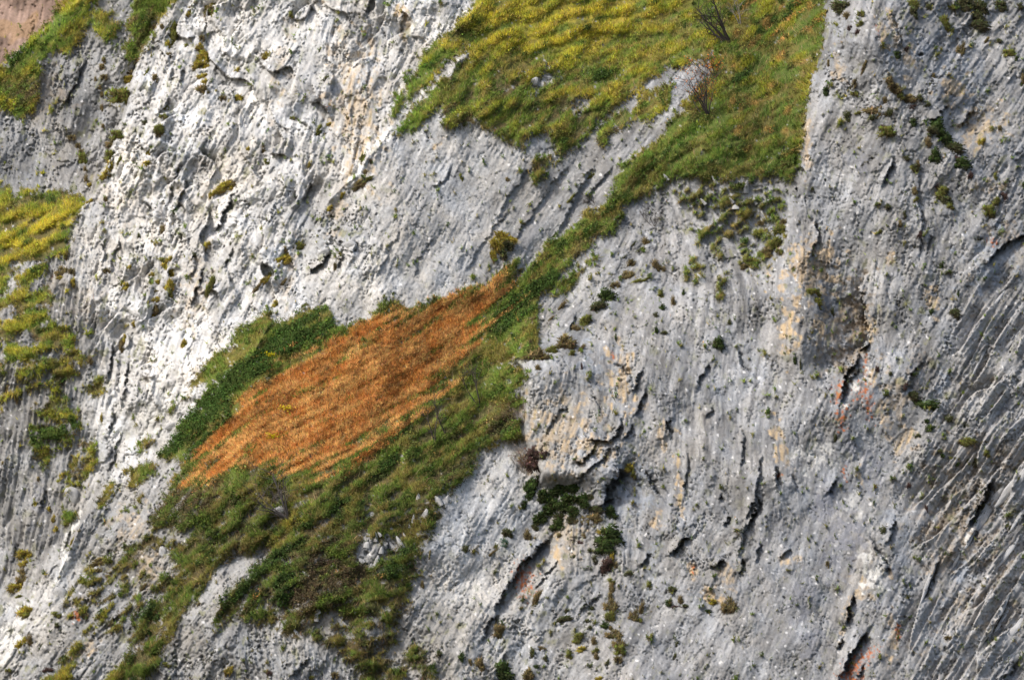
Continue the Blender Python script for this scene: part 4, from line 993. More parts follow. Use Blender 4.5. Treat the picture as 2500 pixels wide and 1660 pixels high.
tl('01','b',(350,885,20,24),(380,985,24,26,0,'g'),(440,1100,18,16),(600,420,18,48,-40,'g'),(655,650,36,28,0,'o'),(690,670,16,16,0,'d'),(590,1080,25,62,-35,'g'),(660,1030,50,20,15,'y'),(385,20,24,24,0,'y'),(365,120,28,32,0,'g'),(425,120,10,28,0,'y'),(530,1350,20,36,-30,'y'),(610,1240,14,24,-40,'y'),(265,655,12,25,0,'y'),(945,1320,22,72,25,'g'),(1000,1410,45,28,35),(1000,1475,65,22,25,'g'),(930,1530,65,34,25),(1020,1350,28,40,25),(1770,1470,18,40,0,'g'),(2160,1480,35,30,30),(2140,1530,14,30),(1595,1270,18,16,0,'g'),(1525,1260,24,14,40,'g'),(1800,1180,10,15))
tl('10','y',(1340,540,40,40,0,'b'),(1895,580,18,24,0,'g'),(1895,650,24,20,0,'o'),(1690,680,42,42),(1600,750,26,28,0,'o'),(1860,1060,18,26),(1830,1195,14,34),(1405,1255,18,34,0,'g'),(1695,870,10,28),(1730,1030,32,85,14,'g'),(1140,595,20,30,0,'o'),(1560,430,18,24),(2240,385,26,20,0,'g'),(1740,260,26,52,18),(1840,180,90,36,28),(1910,130,18,22),(1690,340,14,42,35),(880,290,35,24,0,'b'),(880,215,24,18),(750,300,45,20,22),
   (1340,795,45,26,0,'g'),(1395,790,28,34),(1345,860,45,40),(1390,920,36,60),(1390,1000,34,70),(1380,1070,36,46,0,'g'),(1300,965,34,20),(1285,1060,38,28,0,'b'),(1290,1120,45,28),(1280,1190,38,40,0,'b'),(1275,1250,44,36),(1245,920,30,24),(1225,970,20,20,0,'b'),(1175,940,28,12),(1170,1020,22,18),(1060,860,24,30),(1015,860,16,22,0,'g'),(1040,1000,42,32,35),(1000,985,24,30,0,'g'),(880,880,34,26,0,'b'),(1170,1250,16,24,0,'b'),(1100,1310,24,26),(1100,1385,14,20),(1020,1440,18,40),(1000,1520,30,40,0,'b'),(1515,1490,28,48),(1550,1545,18,28),
   (2100,1040,22,52,-50,'g'),(2160,970,28,62,-50,'y'),(2220,905,24,44,-50,'g'),(2290,790,34,54,-50,'g'),(2340,770,30,44,-40),(500,890,50,44,20,'b'),(585,900,32,46,0,'b'),(600,970,30,40),(495,945,36,22),(550,770,30,40,0,'b'),(540,640,20,26,0,'d'))
tl('11','y',(420,680,72,38,35,'g'),(320,700,28,24,0,'b'),(300,800,66,30,20),(180,930,26,62,-48,'g'),(90,1020,24,54,-42,'b'),(240,1155,32,34),(310,970,24,42,-40,'b'),(180,1230,28,40,-30,'g'),(690,370,40,28,28),(700,420,28,26,0,'o'),(600,480,18,14,0,'g'),(640,475,14,20,0,'o'),(540,610,16,14,0,'b'),(855,435,30,16,0,'b'),(730,860,16,50,0,'b'),(795,260,24,40,-40),(770,590,14,24,0,'g'),(805,515,14,12),(985,345,12,10,0,'g'),(130,1120,24,24,-30,'g'),(460,1180,18,62,-55,'g'))
tl('12','g',(815,100,24,44,-35),(630,310,18,78,-38),(335,610,11,30,-30),(425,680,12,18),(500,600,14,46,-38,'d'),(1270,640,45,34,20,'b'),(1330,640,24,14,0,'p'),(1230,700,38,28,0,'o'),(1140,830,36,52,-25,'b'),(1100,930,60,36,25,'b'),(1010,1000,48,34,25,'b'),(1220,960,82,18,20),(1350,830,48,38,0,'b'),(1390,870,44,28,0,'b'),(1300,880,18,28,0,'b'),(940,1100,72,52,35,'d'),(880,1180,60,50,30,'o'),(780,1300,70,42,30),(690,1350,60,28,20,'b'),(1110,1110,20,28,0,'b'),(1140,1160,24,18,0,'d'),(1380,1080,38,44),(1390,1180,34,44,0,'d'),(1350,1240,28,34,0,'o'),(1490,1140,28,44,0,'b'),(1355,1370,18,44,0,'d'),(1405,1390,38,22,0,'o'),(1570,1060,18,44,0,'d'),(570,1180,28,62,-38,'b'),(540,1230,22,18,0,'p'),(480,1280,16,42,-45,'b'),(330,1290,24,54,-50,'b'),(230,1360,16,38,-45),(370,1415,12,22,-30),(195,1440,18,14),(320,1480,16,44,0,'b'),(1015,1420,12,40,0,'d'),(990,1265,12,26,-40),(980,1340,14,40,-50),(1950,1310,22,44,0,'o'),(1860,1480,44,48,0,'d'),(1900,1410,14,24,-20,'o'),(2210,490,30,24,0,'b'),(1160,670,12,52,-40,'o'),(1080,770,12,50,-40,'o'),(690,760,12,60,-30,'b'),(1060,590,10,40,-10,'b'))
tl('22','b',(590,145,88,62,15),(500,190,50,46,10,'g'),(390,250,105,56,15),(380,330,34,24),(740,170,26,46,-40),(650,210,40,30,20,'g'),(330,130,18,34,0,'g'),(530,420,34,14,0,'o'),(735,330,12,70,0,'p'),(1010,80,10,28,0,'d'),(450,370,24,8,0,'g'),(300,1335,46,105,15,'d'),(350,1090,90,90,0,'p'),(290,1120,60,66,0,'b'),(420,1040,40,44,0,'p'),(1130,1150,46,36,0,'y'),(1155,1205,28,38,0,'g'),(1285,1285,22,16,0,'y'),(1260,1410,16,24),(1350,1440,12,16,0,'s'),(1855,130,44,34,0,'o'),(1765,205,12,12,0,'g'),(880,1340,10,22,0,'g'),(545,1280,24,14,0,'g'),(330,560,10,30,0,'b'),(440,1070,10,14,0,'g'))
tl('32','o',(980,200,48,48,0,'d'),(850,170,68,36,0,'o'),(960,400,98,76,0,'d'),(910,345,40,30,0,'y'),(930,480,68,48,0,'d'),(540,290,58,44,0,'d'),(570,380,38,28,0,'b'),(740,260,68,36,0,'b'),(860,240,60,38,0,'b'),(670,550,28,28),(1000,550,28,40,0,'y'),(1000,620,44,34,0,'b'),(930,620,58,58,0,'p'),(840,570,28,44),(120,370,40,50,0,'o'),(20,480,14,46,-30,'g'),(290,390,34,34,0,'b'),(730,440,34,30,0,'p'),(800,490,26,22),(760,380,30,24,0,'b'),
   (980,755,34,28,0,'g'),(990,810,36,48,0,'b'),(985,880,34,40,0,'b'),(970,960,50,58,0,'b'),(980,1040,44,48,0,'g'),(910,1120,50,38,0,'d'),(990,1140,28,24,0,'b'),(1000,1190,60,38,0,'b'),(1040,1270,44,48,0,'b'),(1050,1340,48,48,0,'g'),(1040,1400,38,34,0,'b'),(840,1250,34,38,0,'b'),(850,1320,34,28,0,'g'),(860,1370,30,28,0,'b'),(720,1230,55,38,20,'g'),(740,1310,54,26,15,'y'),(770,1080,34,28,0,'o'),(800,1130,24,24),(590,1070,60,34,20,'o'),(610,1000,22,38,-45),(350,930,26,92,-28,'b'),(240,1000,30,20,20,'g'),(820,970,28,24,0,'o'),(870,965,24,14,0,'s'),(1120,690,44,30,0,'o'),(1160,1050,34,62,-20,'b'),(1230,990,32,58,-18,'b'),(1210,1080,28,28,0,'g'),(1290,790,34,38,0,'g'),(1350,790,14,28,0,'d'),(1410,790,18,24,0,'d'),(1490,820,54,34,0,'o'),(1550,910,34,34,0,'b'),(1460,930,38,34,0,'d'),(1510,960,38,16,0,'p'),(1600,950,38,22,0,'o'),(1945,960,54,62,0,'b'),(1820,930,44,28,0,'y'),(1750,890,44,12,0,'y'),(1780,1000,38,18,0,'d'),(1900,1170,12,30,-20,'o'),(1940,1130,18,14,0,'b'),(1520,1260,20,26,0,'o'),(1505,1370,20,40,0,'o'),(1310,1350,24,12,20),(690,820,14,40,0,'g'),(710,640,18,24,0,'y'),(400,1300,70,18,8,'b'),(325,1345,20,40,0,'o'),(440,1390,24,34,0,'o'),(370,1450,34,18,0,'d'),(630,1360,38,48,0,'g'),(590,1330,28,18,0,'s'),(895,1555,50,24,0,'y'),(290,1530,44,44,0,'b'),(90,1500,74,66,0,'d'),(50,1190,34,66,-35,'b'),(945,1420,16,44,15,'o'),(1455,960,14,14,0,'s'),(2060,410,10,10,0,'s'),(25,880,15,15,0,'d'),(120,350,22,16,0,'s'),(100,460,30,16,0,'s'),(1090,350,12,34,-15,'b'))
tl('03','o',(870,60,95,60),(900,130,50,28,0,'b'),(1010,130,34,48,0,'g'),(1005,200,34,38,0,'g'),(920,230,24,24,0,'p'),(990,270,24,34,0,'p'),(1440,30,68,38,0,'g'),(1450,110,38,58),(1560,60,34,44),(1700,180,48,68,0,'g'),(1740,250,38,48,0,'g'),(1760,70,38,34,0,'g'),(1880,30,78,56),(1990,80,58,78),(1960,150,58,58),(1990,220,78,48),(2050,350,24,50,-35,'b'),(2160,335,40,28),(2235,320,16,18),(2230,450,58,34,0,'g'),(2290,480,20,24,0,'d'),(1830,420,32,70,-22,'b'),(1310,450,44,36,0,'d'),(1380,410,28,28,0,'p'),(1410,510,16,34,0,'b'),(1045,550,24,72,-22,'b'),(1620,640,44,38,0,'b'),(1590,700,18,28),(1250,680,44,44,0,'b'),(1290,740,58,38,0,'b'),(1330,790,48,34,0,'g'),(1400,820,68,32,0,'b'),(960,690,26,54,-25,'b'),(930,730,28,38),(960,780,38,38,0,'g'),(730,750,34,48,0,'d'),(800,760,34,12),(1210,830,38,28,0,'b'),(1100,800,18,24,0,'p'),(1430,880,44,22,0,'p'),(1560,860,28,24),(1500,800,34,34),(1160,930,105,42,0,'b'),(1240,920,44,38,0,'o'),(1100,960,44,28,0,'o'),(890,940,44,36,0,'o'),(990,930,34,18,0,'g'),(910,990,28,24),(800,900,12,20,0,'d'),(1000,1030,18,20,0,'g'),(1220,1090,72,42,0,'g'),(1200,1040,34,22,0,'p'),(1450,1010,38,40,0,'d'),(1630,1020,50,48,0,'d'),(1600,1080,48,44,0,'o'),(1670,1120,50,48,0,'d'),(1720,1170,60,50,0,'d'),(1570,1180,44,38,0,'b'),(1780,1230,74,48,0,'o'),(1620,1290,44,54,0,'d'),(1390,1295,38,28),(1480,1345,28,34,0,'b'),(1440,1390,28,28,0,'g'),(1480,1410,28,22,0,'b'),(1840,1350,68,42,0,'d'),(1810,1310,40,34,0,'p'),(1910,1450,22,44,-10,'p'),(2010,1180,30,50,-15,'y'),(2170,1060,32,30,0,'b'),(2340,580,28,24),(2345,660,28,44,0,'b'),(2030,910,20,18,0,'p'),(2280,1170,16,24),(2120,1450,18,34,-20,'b'),(2170,50,58,46,0,'o'),(2320,50,34,38),(930,1215,12,12,0,'g'),(870,1290,10,22,-40,'g'),(1020,1310,12,14,0,'g'),(805,1432,10,12,0,'d'),(780,400,14,34,0,'o'),(750,520,18,34,0,'b'),
   (960,235,15,15,0,'s'),(1940,250,15,15,0,'s'),(2265,465,20,18,0,'s'),(1450,915,13,13,0,'s'),(1200,960,17,17,0,'s'),(1070,975,15,15,0,'s'),(1660,1260,20,18,0,'s'),(1770,1370,14,14,0,'s'),(2020,1310,15,15,0,'s'),(1800,1290,15,15,0,'s'),(1880,690,15,15,0,'s'),(2200,1080,14,14,0,'s'),(1895,1060,12,12,0,'s'),(2025,1385,10,10,0,'s'),(1230,1380,14,12,0,'s'),(850,940,11,11,0,'s'))
tl('13','o',(1460,30,44,38),(1460,225,38,38,0,'b'),(1470,290,28,28,0,'g'),(1455,325,16,24),(1245,350,34,34),(1280,235,16,24,0,'b'),(1370,410,20,38),(1335,490,28,30,0,'b'),(1165,560,26,24,0,'g'),(1640,190,44,32,0,'p'),(1690,250,54,48,0,'g'),(1720,300,54,38),(1740,350,44,28,0,'g'),(1770,380,18,20),(2055,400,54,52,0,'g'),(2130,310,34,48,0,'g'),(2195,270,38,48,0,'p'),(2350,180,24,34,0,'d'),(2115,110,20,34,-15,'g'),(1915,100,20,40,-15,'p'),(1450,690,50,32),(1490,590,18,45,-22,'p'),(1505,400,14,18,0,'p'),(1020,380,12,12,0,'p'),(1105,370,12,12,0,'p'),(470,430,10,10,0,'p'),(1670,830,28,40,-25,'d'),(1575,795,16,20,0,'p'),(1730,890,34,22),(1760,960,38,12,0,'p'),(1435,1060,16,26,0,'d'),(1585,1205,26,38,20,'d'),(1225,1015,12,22,0,'b'),(600,1060,68,28,0,'g'),(640,1060,44,34,0,'g'),(640,1130,64,38,0,'g'),(690,1125,22,18,0,'p'),(770,1220,22,58,0,'o'),(680,1190,28,18),(365,1065,18,22,0,'d'),(370,940,16,28),(425,890,10,24),(365,1190,14,16,40),(285,1145,18,12),(1810,1070,14,38,0,'d'),(1780,1240,48,46,0,'o'),(940,890,18,18,0,'g'),(745,205,16,14,0,'b'),(610,210,16,30),(1500,480,17,15,0,'s'),(605,865,10,11,0,'s'),(1285,1112,16,20,0,'s'),(1700,930,13,13,0,'s'),(615,1290,13,10,0,'s'),
   (355,560,50,62,-20,'g'),(300,680,52,62,-25,'g'),(225,740,54,42,-20,'b'),(340,740,36,44,-20,'g'),(120,820,64,40,-20,'g'),(60,860,44,38,0,'b'),(380,490,30,40,0,'b'))
tl('23','o',(1445,570,48,44),(1540,625,96,40,-10,'d'),(1380,480,22,34,0,'p'),(1150,335,22,28,0,'p'),(1250,375,22,24),(475,265,20,38,0,'d'),(520,300,10,60),(665,555,20,24,0,'b'),(735,730,20,24,0,'b'),(800,900,18,38),(1565,770,24,26,0,'d'),(1630,775,28,12,0,'g'),(1730,740,54,32),(1570,825,48,32,0,'d'),(1475,885,28,26),(1865,810,28,24,0,'d'),(1900,950,72,34,-15,'g'),(1840,940,28,24,0,'p'),(2050,950,44,22,0,'b'),(1655,1020,34,24),(1690,1055,22,24,0,'d'),(1780,1080,44,22,0,'g'),(1950,1100,95,36,-8,'o'),(2040,1030,38,36,0,'g'),(1800,1120,24,20,0,'d'),(1620,1245,38,18),(1410,1300,18,34,0,'p'),(1550,1490,18,48,0,'p'),(795,1130,11,28,-20,'d'),(685,1045,10,20,-20,'b'),(1690,570,13,20,0,'g'),(40,280,18,20,0,'d'),(405,293,10,10,0,'d'),(1000,1415,18,18,-20,'g'),(100,465,8,20,0,'g'),(1465,570,17,17,0,'s'),(1550,850,19,17,0,'s'),(1805,955,12,12,0,'s'),(1965,1025,13,13,0,'s'),(1900,1108,11,11,0,'s'),(1455,1385,14,14,0,'s'),(635,140,12,10,0,'p'),(720,130,14,18,0,'p'))
tl('33','b',(740,620,16,38),(1195,340,34,52,0,'o'),(1730,1215,34,20),(1165,500,14,16,0,'d'),(1210,350,16,18,0,'s'),(2200,310,40,30,0,'o'),(2205,350,18,16,0,'s'),(1480,900,14,16,0,'g'),(1110,400,8,14,0,'g'))
tl('31','g',(1790,480,44,38,0,'o'),(1640,420,26,20,0,'b'),(1510,560,12,70,8,'b'),(2010,530,16,66,-52,'b'),(2140,350,28,24,0,'b'),(2130,420,36,24,0,'s'),(1830,570,12,24),(2320,380,34,48,0,'b'),(1760,1370,34,48,0,'d'),(2070,1170,40,52,-40,'b'),(1600,1350,34,38,0,'o'),(2050,880,16,13,0,'d'),(1800,1085,18,20,0,'p'),(1930,1450,38,58,0,'b'),(1850,1420,28,38,0,'b'),(2350,1330,28,38,0,'o'),(2320,1530,48,28,0,'b'),(650,1085,17,15,0,'s'),(1215,1085,12,12,0,'s'),(1170,1070,10,10,0,'s'),(530,1540,38,22),(730,1530,34,34,0,'b'),(190,1510,20,30,-20,'p'),(1450,780,24,38,0,'b'),(1820,245,12,16,0,'s'),(1335,835,26,20,0,'y'),(1400,885,24,18,0,'o'))
tl('30','y',(800,600,82,30,15,'b'),(690,605,38,12,-15,'g'),(810,680,34,38,0,'b'),(770,770,24,20,0,'o'),(900,710,44,18,0,'b'),(200,540,54,42),(190,610,38,34),(180,680,38,28,0,'b'),(175,740,44,44,0,'b'),(140,820,66,38),(150,880,34,18,0,'g'),(400,170,24,24),(395,210,22,20,0,'b'),(440,250,24,40),(460,330,24,28),(590,440,14,62,20),(545,510,14,32,25),(210,1000,62,48),(210,1040,48,28,0,'g'),(350,860,18,16,0,'g'),(460,770,12,30),(460,1030,44,28,0,'g'),(470,1110,26,24,0,'o'),(180,1250,48,48),(240,1240,38,44,0,'b'),(310,1230,20,30),(150,1290,38,28),(65,1490,28,28,0,'g'),(390,1480,48,28,0,'p'),(480,1410,12,40,0,'g'),(870,1110,34,16,0,'b'),(1180,800,24,44,-40,'b'),(700,1050,28,24,0,'b'),(330,1290,12,42,35,'d'),(990,600,28,12,0,'g'),(1280,830,16,38,-40,'g'),(2210,1500,22,30,0,'b'),(1875,1500,34,54,-35,'y'),(1370,1440,38,24,0,'g'),(940,130,24,14,20,'g'),(1195,110,14,40,-50,'g'),(820,370,26,18,0,'o'),(1045,860,30,16,35,'b'),(910,890,14,60,-48,'g'))
tl('20','y',(60,500,34,38,0,'b'),(145,500,24,34,0,'b'),(140,580,26,44,0,'b'),(230,520,38,34,0,'b'),(740,270,34,34,0,'b'),(750,350,12,34),(815,680,28,16),(835,740,18,48),(1275,245,20,24),(1515,145,26,38),(1550,205,14,26),(40,1120,34,28,0,'b'),(30,1020,14,28),(90,990,18,14),(320,1250,24,30,0,'b'),(510,1210,24,28),(105,1420,14,28),(400,1500,18,34),(500,1000,18,18),(480,1130,18,24),(1020,70,16,34),(1005,130,28,34,0,'b'),(1000,180,24,18,0,'b'),(1100,40,12,14),(1105,290,10,16),(1380,370,10,12),(930,920,8,24))

# named places on the face, for telling the tufts apart
MARKS = [('00',860,700,'the far left grey gully'),('00',640,1300,'the dark left cliff crack'),('00',1000,740,'the left edge of the pale slab'),('00',920,1280,'the low left pale slab edge'),('00',1660,500,'the bright wedge of the pale slab'),('00',1420,330,'the white pinnacle of the slab'),('00',1330,1030,'the small fork high on the pale slab'),('00',2000,700,'the upper middle of the pale slab'),('00',2200,1240,'the centre of the pale slab'),
 ('01',620,700,'the grainy middle of the pale slab'),('01',420,60,'the top edge of the pale slab'),('01',960,1400,'the rib between the pale slab and smooth slab'),('01',1700,1300,'the top of the smooth grey slab'),
 ('10',1340,560,'the white flakes left of centre'),('10',1800,250,'the block with the black slot'),('10',1700,950,'the long dark groove in the pale slab'),('10',1380,930,'the grassy groove in the lower pale slab'),('10',1040,930,'the grey hollow left of the grassy groove'),('10',560,880,'the ribs beside the left slope'),('10',1050,1450,'the foot of the grassy groove'),('10',1530,1500,'the lowest white part of the slab'),('10',2200,930,'the slanting ledge above the meadow'),('10',820,250,'the brow above the left slope'),
 ('11',400,720,'the ledge under the small cave'),('11',700,420,'the broken blocks left of the smooth slab'),('11',180,1080,'the white ribs above the dark bushes'),('11',850,600,'the round boulder in the rock wall'),
 ('12',700,280,'the smooth slab above the gully neck'),('12',1150,850,'the ledge below the gully neck'),('12',900,1180,'the ramp right of the meadow'),('12',500,1200,'the rock right of the narrow gully'),('12',1380,1150,'the pale rock under the strewn turf'),('12',1900,1400,'the pale face below the strewn turf'),('12',1380,850,'the small hollow left of the strewn turf'),
 ('22',480,200,'the shelf over the bulging rock'),('22',330,1150,'the foot of the bulging rock'),('22',1140,1180,'the arched black crack'),('22',1280,1400,'the grey wall under the arched crack'),('22',1820,160,'the upper middle of the grey wall'),
 ('32',900,300,'the dark shrub in the lower centre'),('32',970,560,'the broken gully under the dark shrub'),('32',980,900,'the upright green seam'),('32',1030,1320,'the foot of the green seam'),('32',780,1270,'the small blocks left of the seam'),('32',600,1050,'the plates right of the orange lichen'),('32',350,930,'the slab under the long black crack'),('32',350,1380,'the ledges at the bottom edge'),('32',1190,1020,'the pale rock right of the seam'),('32',1480,900,'the stepped ledge on the grey wall'),('32',1880,950,'the small rusty cave'),('32',1500,1320,'the pale wall near the bottom edge'),('32',60,1350,'the bottom of the tilted slab'),('32',130,400,'the top of the long black crack'),
 ('03',900,120,'the top of the right buttress'),('03',1440,70,'the brown streaks at the top'),('03',1760,160,'the leaning plates at the top'),('03',1980,140,'the top right shrubs'),('03',2230,400,'the upper right corner'),('03',1330,440,'the foot of the brown streaks'),('03',1300,760,'the ledges of the upper buttress'),('03',1180,950,'the broad tuft shelf on the buttress'),('03',880,800,'the left edge of the buttress'),('03',1660,1100,'the tall dark bushes under the folds'),('03',1820,1300,'the lower bushes under the folds'),('03',1450,1370,'the crack beside the dark bushes'),('03',1900,950,'the yellow folded rock'),('03',2150,1150,'the grey rock right of the folds'),('03',900,1300,'the smooth left flank of the buttress'),
 ('13',1460,250,'the upright crack of the right wall'),('13',1250,400,'the scaly rock left of the upright crack'),('13',1710,290,'the bush row on the right wall'),('13',2120,350,'the small arch at the right edge'),('13',1480,620,'the lower upright crack'),('13',1700,880,'the blue grey rock below the arch'),('13',640,1100,'the brown overhang'),('13',380,1020,'the edge left of the brown overhang'),('13',1250,1060,'the dark cleft of the overhang'),('13',1780,1180,'the lower right wall'),('13',300,680,'the turf bank beside the buttress'),('13',620,300,'the scree under the buttress edge'),
 ('23',1500,620,'the bush on the lower right wall'),('23',1600,800,'the cluster below the lower right bush'),('23',1900,1020,'the double ledge among slanting slabs'),('23',830,700,'the red lichen streak'),('23',520,280,'the wall left of the red lichen'),('23',1450,1350,'the dark beds at the lower right'),('23',1180,350,'the brown rock above the red lichen'),('23',850,1100,'the white patch below the red lichen'),
 ('33',740,600,'the slate grey stain'),('33',1190,360,'the rock under the slate stain'),('33',1730,1200,'the lower right corner'),('33',2200,330,'the slanting slabs at the right edge'),
 ('31',1800,500,'the tilted slab right of the gully foot'),('31',2130,400,'the top of the tilted slab'),('31',1850,1400,'the bottom of the tilted slab'),('31',2070,1150,'the rock under the black crack'),('31',640,1100,'the foot of the gully'),('31',1400,850,'the right edge of the gully foot'),
 ('30',800,640,'the broken rock at the lower left'),('30',190,640,'the upright beds at the lower left'),('30',430,240,'the bright ridge of the lower left'),('30',200,1020,'the lower end of the bright ridge'),('30',220,1260,'the white foot of the bright ridge'),('30',460,1060,'the blocks with the red stone'),('30',1230,820,'the rock beside the lower scrub band'),('30',1000,150,'the thin ledges above the lower left rock'),('30',400,1450,'the bottom left corner'),
 ('20',140,530,'the beds under the left slope'),('20',800,700,'the bare hollow beside the round green clump'),('20',1010,130,'the right groove of the pale slab'),('20',1300,220,'the smooth white lower slab'),('20',60,1080,'the far left beds'),('20',450,1150,'the beds below the round green clump'),('20',360,1450,'the cleft beds at the lower left')]
MK = [(T(t, [(x, y)])[0], n) for t, x, y, n in MARKS]
SIZES = [(46, 'large'), (31, 'middle sized'), (20, 'small'), (0, 'tiny')]
TUFTS.sort(key=lambda q: -q[3] * q[4])
rows = []
for t, x, y, rx, ry, lean, k in TUFTS:
    (u, v), = T(t, [(x, y)])
    m, nm = min(MK, key=lambda q: (q[0][0] - u) ** 2 + (q[0][1] - v) ** 2)
    g = math.sqrt(rx * ry)
    size = next(s for lim, s in SIZES if g >= lim)
    shape = 'slanting ' if max(rx, ry) > 1.9 * min(rx, ry) and lean else ('flat ' if rx > 1.9 * ry else ('tall ' if ry > 1.7 * rx else ''))
    rows.append(dict(u=u, v=v, rx=rx, ry=ry, lean=lean, k=k, place=nm, desc=f"{size} {shape}{KIND[k][6]} {KIND[k][7]}"))
NAMED = rows[:470]
from collections import defaultdict
seen = defaultdict(list)
for q in NAMED: seen[(q['desc'], q['place'])].append(q)
ORD = ['topmost', 'second', 'third', 'fourth', 'fifth', 'sixth']
for (dsc, plc), qs in seen.items():
    qs.sort(key=lambda q: q['v'])
    for n, q in enumerate(qs):
        pre = '' if len(qs) == 1 else (('upper ' if n == 0 else 'lower ') if len(qs) == 2 else ('lowest ' if n == len(qs) - 1 else ORD[min(n, 5)] + ' '))
        q['label'] = f"{pre}{dsc} by {plc}" if 'edge' not in plc and 'top' not in plc else f"{pre}{dsc} near {plc}"
count = defaultdict(int)
def tuft_matrix(q, sy=.8):
    p, n = at(q['u'], q['v'])
    s = 0.28017 * PX
    rx, ry = q['rx'] * s * 1.18, q['ry'] * s * 1.18
    # positive lean for tall tufts and flat ones alike tips them along the grain of the rock
    ang = -q['lean'] if q['rx'] >= q['ry'] else abs(q['lean'])
    return Matrix.Translation(p + n * (.05 * min(rx, ry))) @ Matrix.Rotation(math.radians(ang), 4, 'Y') @ Matrix.Diagonal((rx, min(rx, ry) * sy, ry, 1))
GROUPN = {'tussock': 'grass tussocks rooted in the rock', 'bush': 'low bushes rooted in the rock', 'spurge': 'round blue green spurges on the rock'}
CATN = {'tussock': 'grass tussock', 'bush': 'bush', 'spurge': 'plant'}
SHARED = defaultdict(int)
for n, q in enumerate(NAMED):
    kn = KIND[q['k']][7]
    if count[kn] >= 295: continue
    count[kn] += 1
    big = q['rx'] * q['ry'] > 1900
    me = (BIGM if big else MESH)[q['k']][n % (3 if big else 4)]
    o = link({'tussock': 'tussock', 'bush': 'bush', 'spurge': 'spurge'}[kn], me, label=q['label'], cat=CATN[kn], group=GROUPN[kn])
    o.matrix_world = tuft_matrix(q)
# ------------------------------------------------------------------ bare trees, shrubs, stones
def tube(pts, r0, r1, sides=4):
    pts = [Vector(p) for p in pts]; V, F = [], []
    n = len(pts)
    for i, p in enumerate(pts):
        d = (pts[min(i + 1, n - 1)] - pts[max(i - 1, 0)]).normalized()
        a = d.cross(Vector((0.3, 1, 0.1))).normalized(); b = d.cross(a)
        rr = r0 + (r1 - r0) * i / (n - 1)
        for s in range(sides):
            t = 2 * math.pi * s / sides
            V.append(p + (a * math.cos(t) + b * math.sin(t)) * rr)
    for i in range(n - 1):
        for s in range(sides):
            q = (s + 1) % sides
            F += [(i * sides + s, i * sides + q, (i + 1) * sides + q), (i * sides + s, (i + 1) * sides + q, (i + 1) * sides + s)]
    return [tuple(v) for v in V], F
class MB:
    def __init__(s): s.v, s.f = [], []
    def add(s, vf):
        o = len(s.v); s.v += vf[0]; s.f += [tuple(i + o for i in t) for t in vf[1]]
R = random.Random(5)
def wander(p, d, L, n, wig, lift):
    pts = [Vector(p)]; d = Vector(d).normalized()
    for i in range(n):
        d = (d + Vector((R.gauss(0, wig), R.gauss(0, wig * .7), R.gauss(0, wig) + lift))).normalized()
        pts.append(pts[-1] + d * (L / n))
    return pts, d
def twigs(mb, pts, r0, depth, L):
    if depth == 0: return
    for k in range(6 if depth > 1 else 3):
        i = R.randint(1, len(pts) - 1)
        d0 = (pts[i] - pts[i - 1]).normalized()
        d = (d0 + Vector((R.gauss(0, .8), R.gauss(0, .6), R.gauss(.15, .55)))).normalized()
        q, _ = wander(pts[i], d, L * R.uniform(.6, 1.1), 4, .14, .03)
        mb.add(tube(q, max(r0 * .6, .017), max(r0 * .28, .011), 3))
        twigs(mb, q, r0 * .62, depth - 1, L * .62)
def leaf_bits(pts, n, size, col, spread):
    q = np.random.default_rng(len(pts) * 7 + n)
    c = np.array([tuple(p) for p in pts])[q.integers(0, len(pts), n)] + q.standard_normal((n, 3)) * spread
    a = unit(q.standard_normal((n, 3))) * size; b = unit(np.cross(a, q.standard_normal((n, 3)))) * size * .5
    v = np.stack([c - b, c + b, c + a], 1).reshape(-1, 3)
    cc = np.repeat(np.array(col) * np.exp(q.standard_normal((n, 1)) * .3), 3, 0)
    return v, np.arange(3 * n).reshape(-1, 3), cc
BARK = np.array([.055, .046, .040])
def bare_tree(name, cat, label, base, stems, bark=BARK, leaf=None, group=None, rad=.085, twig=.9):
    rad *= 1.5
    """stems: list of (lean in degrees left of upright, length in m)"""
    (u, v) = base
    p, n = at(u, v)
    root = link(name, None, label=label, cat=cat, group=group); root.location = p
    tips = []
    for k, (lean, L) in enumerate(stems):
        d = Vector((-math.sin(math.radians(lean)), -R.uniform(.05, .4), math.cos(math.radians(lean))))
        mb = MB()
        pts, d1 = wander(Vector((R.uniform(-.12, .12), 0, -.2)), d, L, 8, .09, .035)
        mb.add(tube(pts, rad * (.6 + .4 * L / 4), rad * .22, 5))
        me = mesh_from('trunk' if k == 0 else 'stem', mb.v, mb.f, bark * R.uniform(.8, 1.25), M_WOOD)
        t = link('trunk' if k == 0 else 'stem', me, root)
        b = MB(); twigs(b, pts[2:], rad * .5, 2, L * .55 * twig)
        me = mesh_from('twigs', b.v, b.f, bark * R.uniform(.9, 1.4), M_WOOD)
        tw = link('twigs', me, t); tw['kind'] = 'stuff'
        tips += [Vector(x) for x in b.v[::3]]
    if leaf:
        nl, size, col = leaf
        v_, f_, c_ = leaf_bits(tips, nl, size, col, .05)
        lo = link('leaves', mesh_from('leaves', v_, f_, c_, M_LEAF), root); lo['kind'] = 'stuff'
    return root
t1, = T('02', [(1945, 335)])
bare_tree('bare_tree', 'tree', 'bare dark tree leaning left on the slope at the top', t1, [(22, 4.8), (40, 4.0), (62, 3.4)], rad=.13)
t1, = T('02', [(2040, 190)])
bare_tree('bare_sapling', 'tree', 'thin pale upright sapling at the top right of the slope', t1, [(4, 3.0), (-6, 2.6), (12, 2.2)], bark=np.array([.20, .18, .16]), rad=.05, twig=.6)
t1, = T('02', [(1780, 955)])
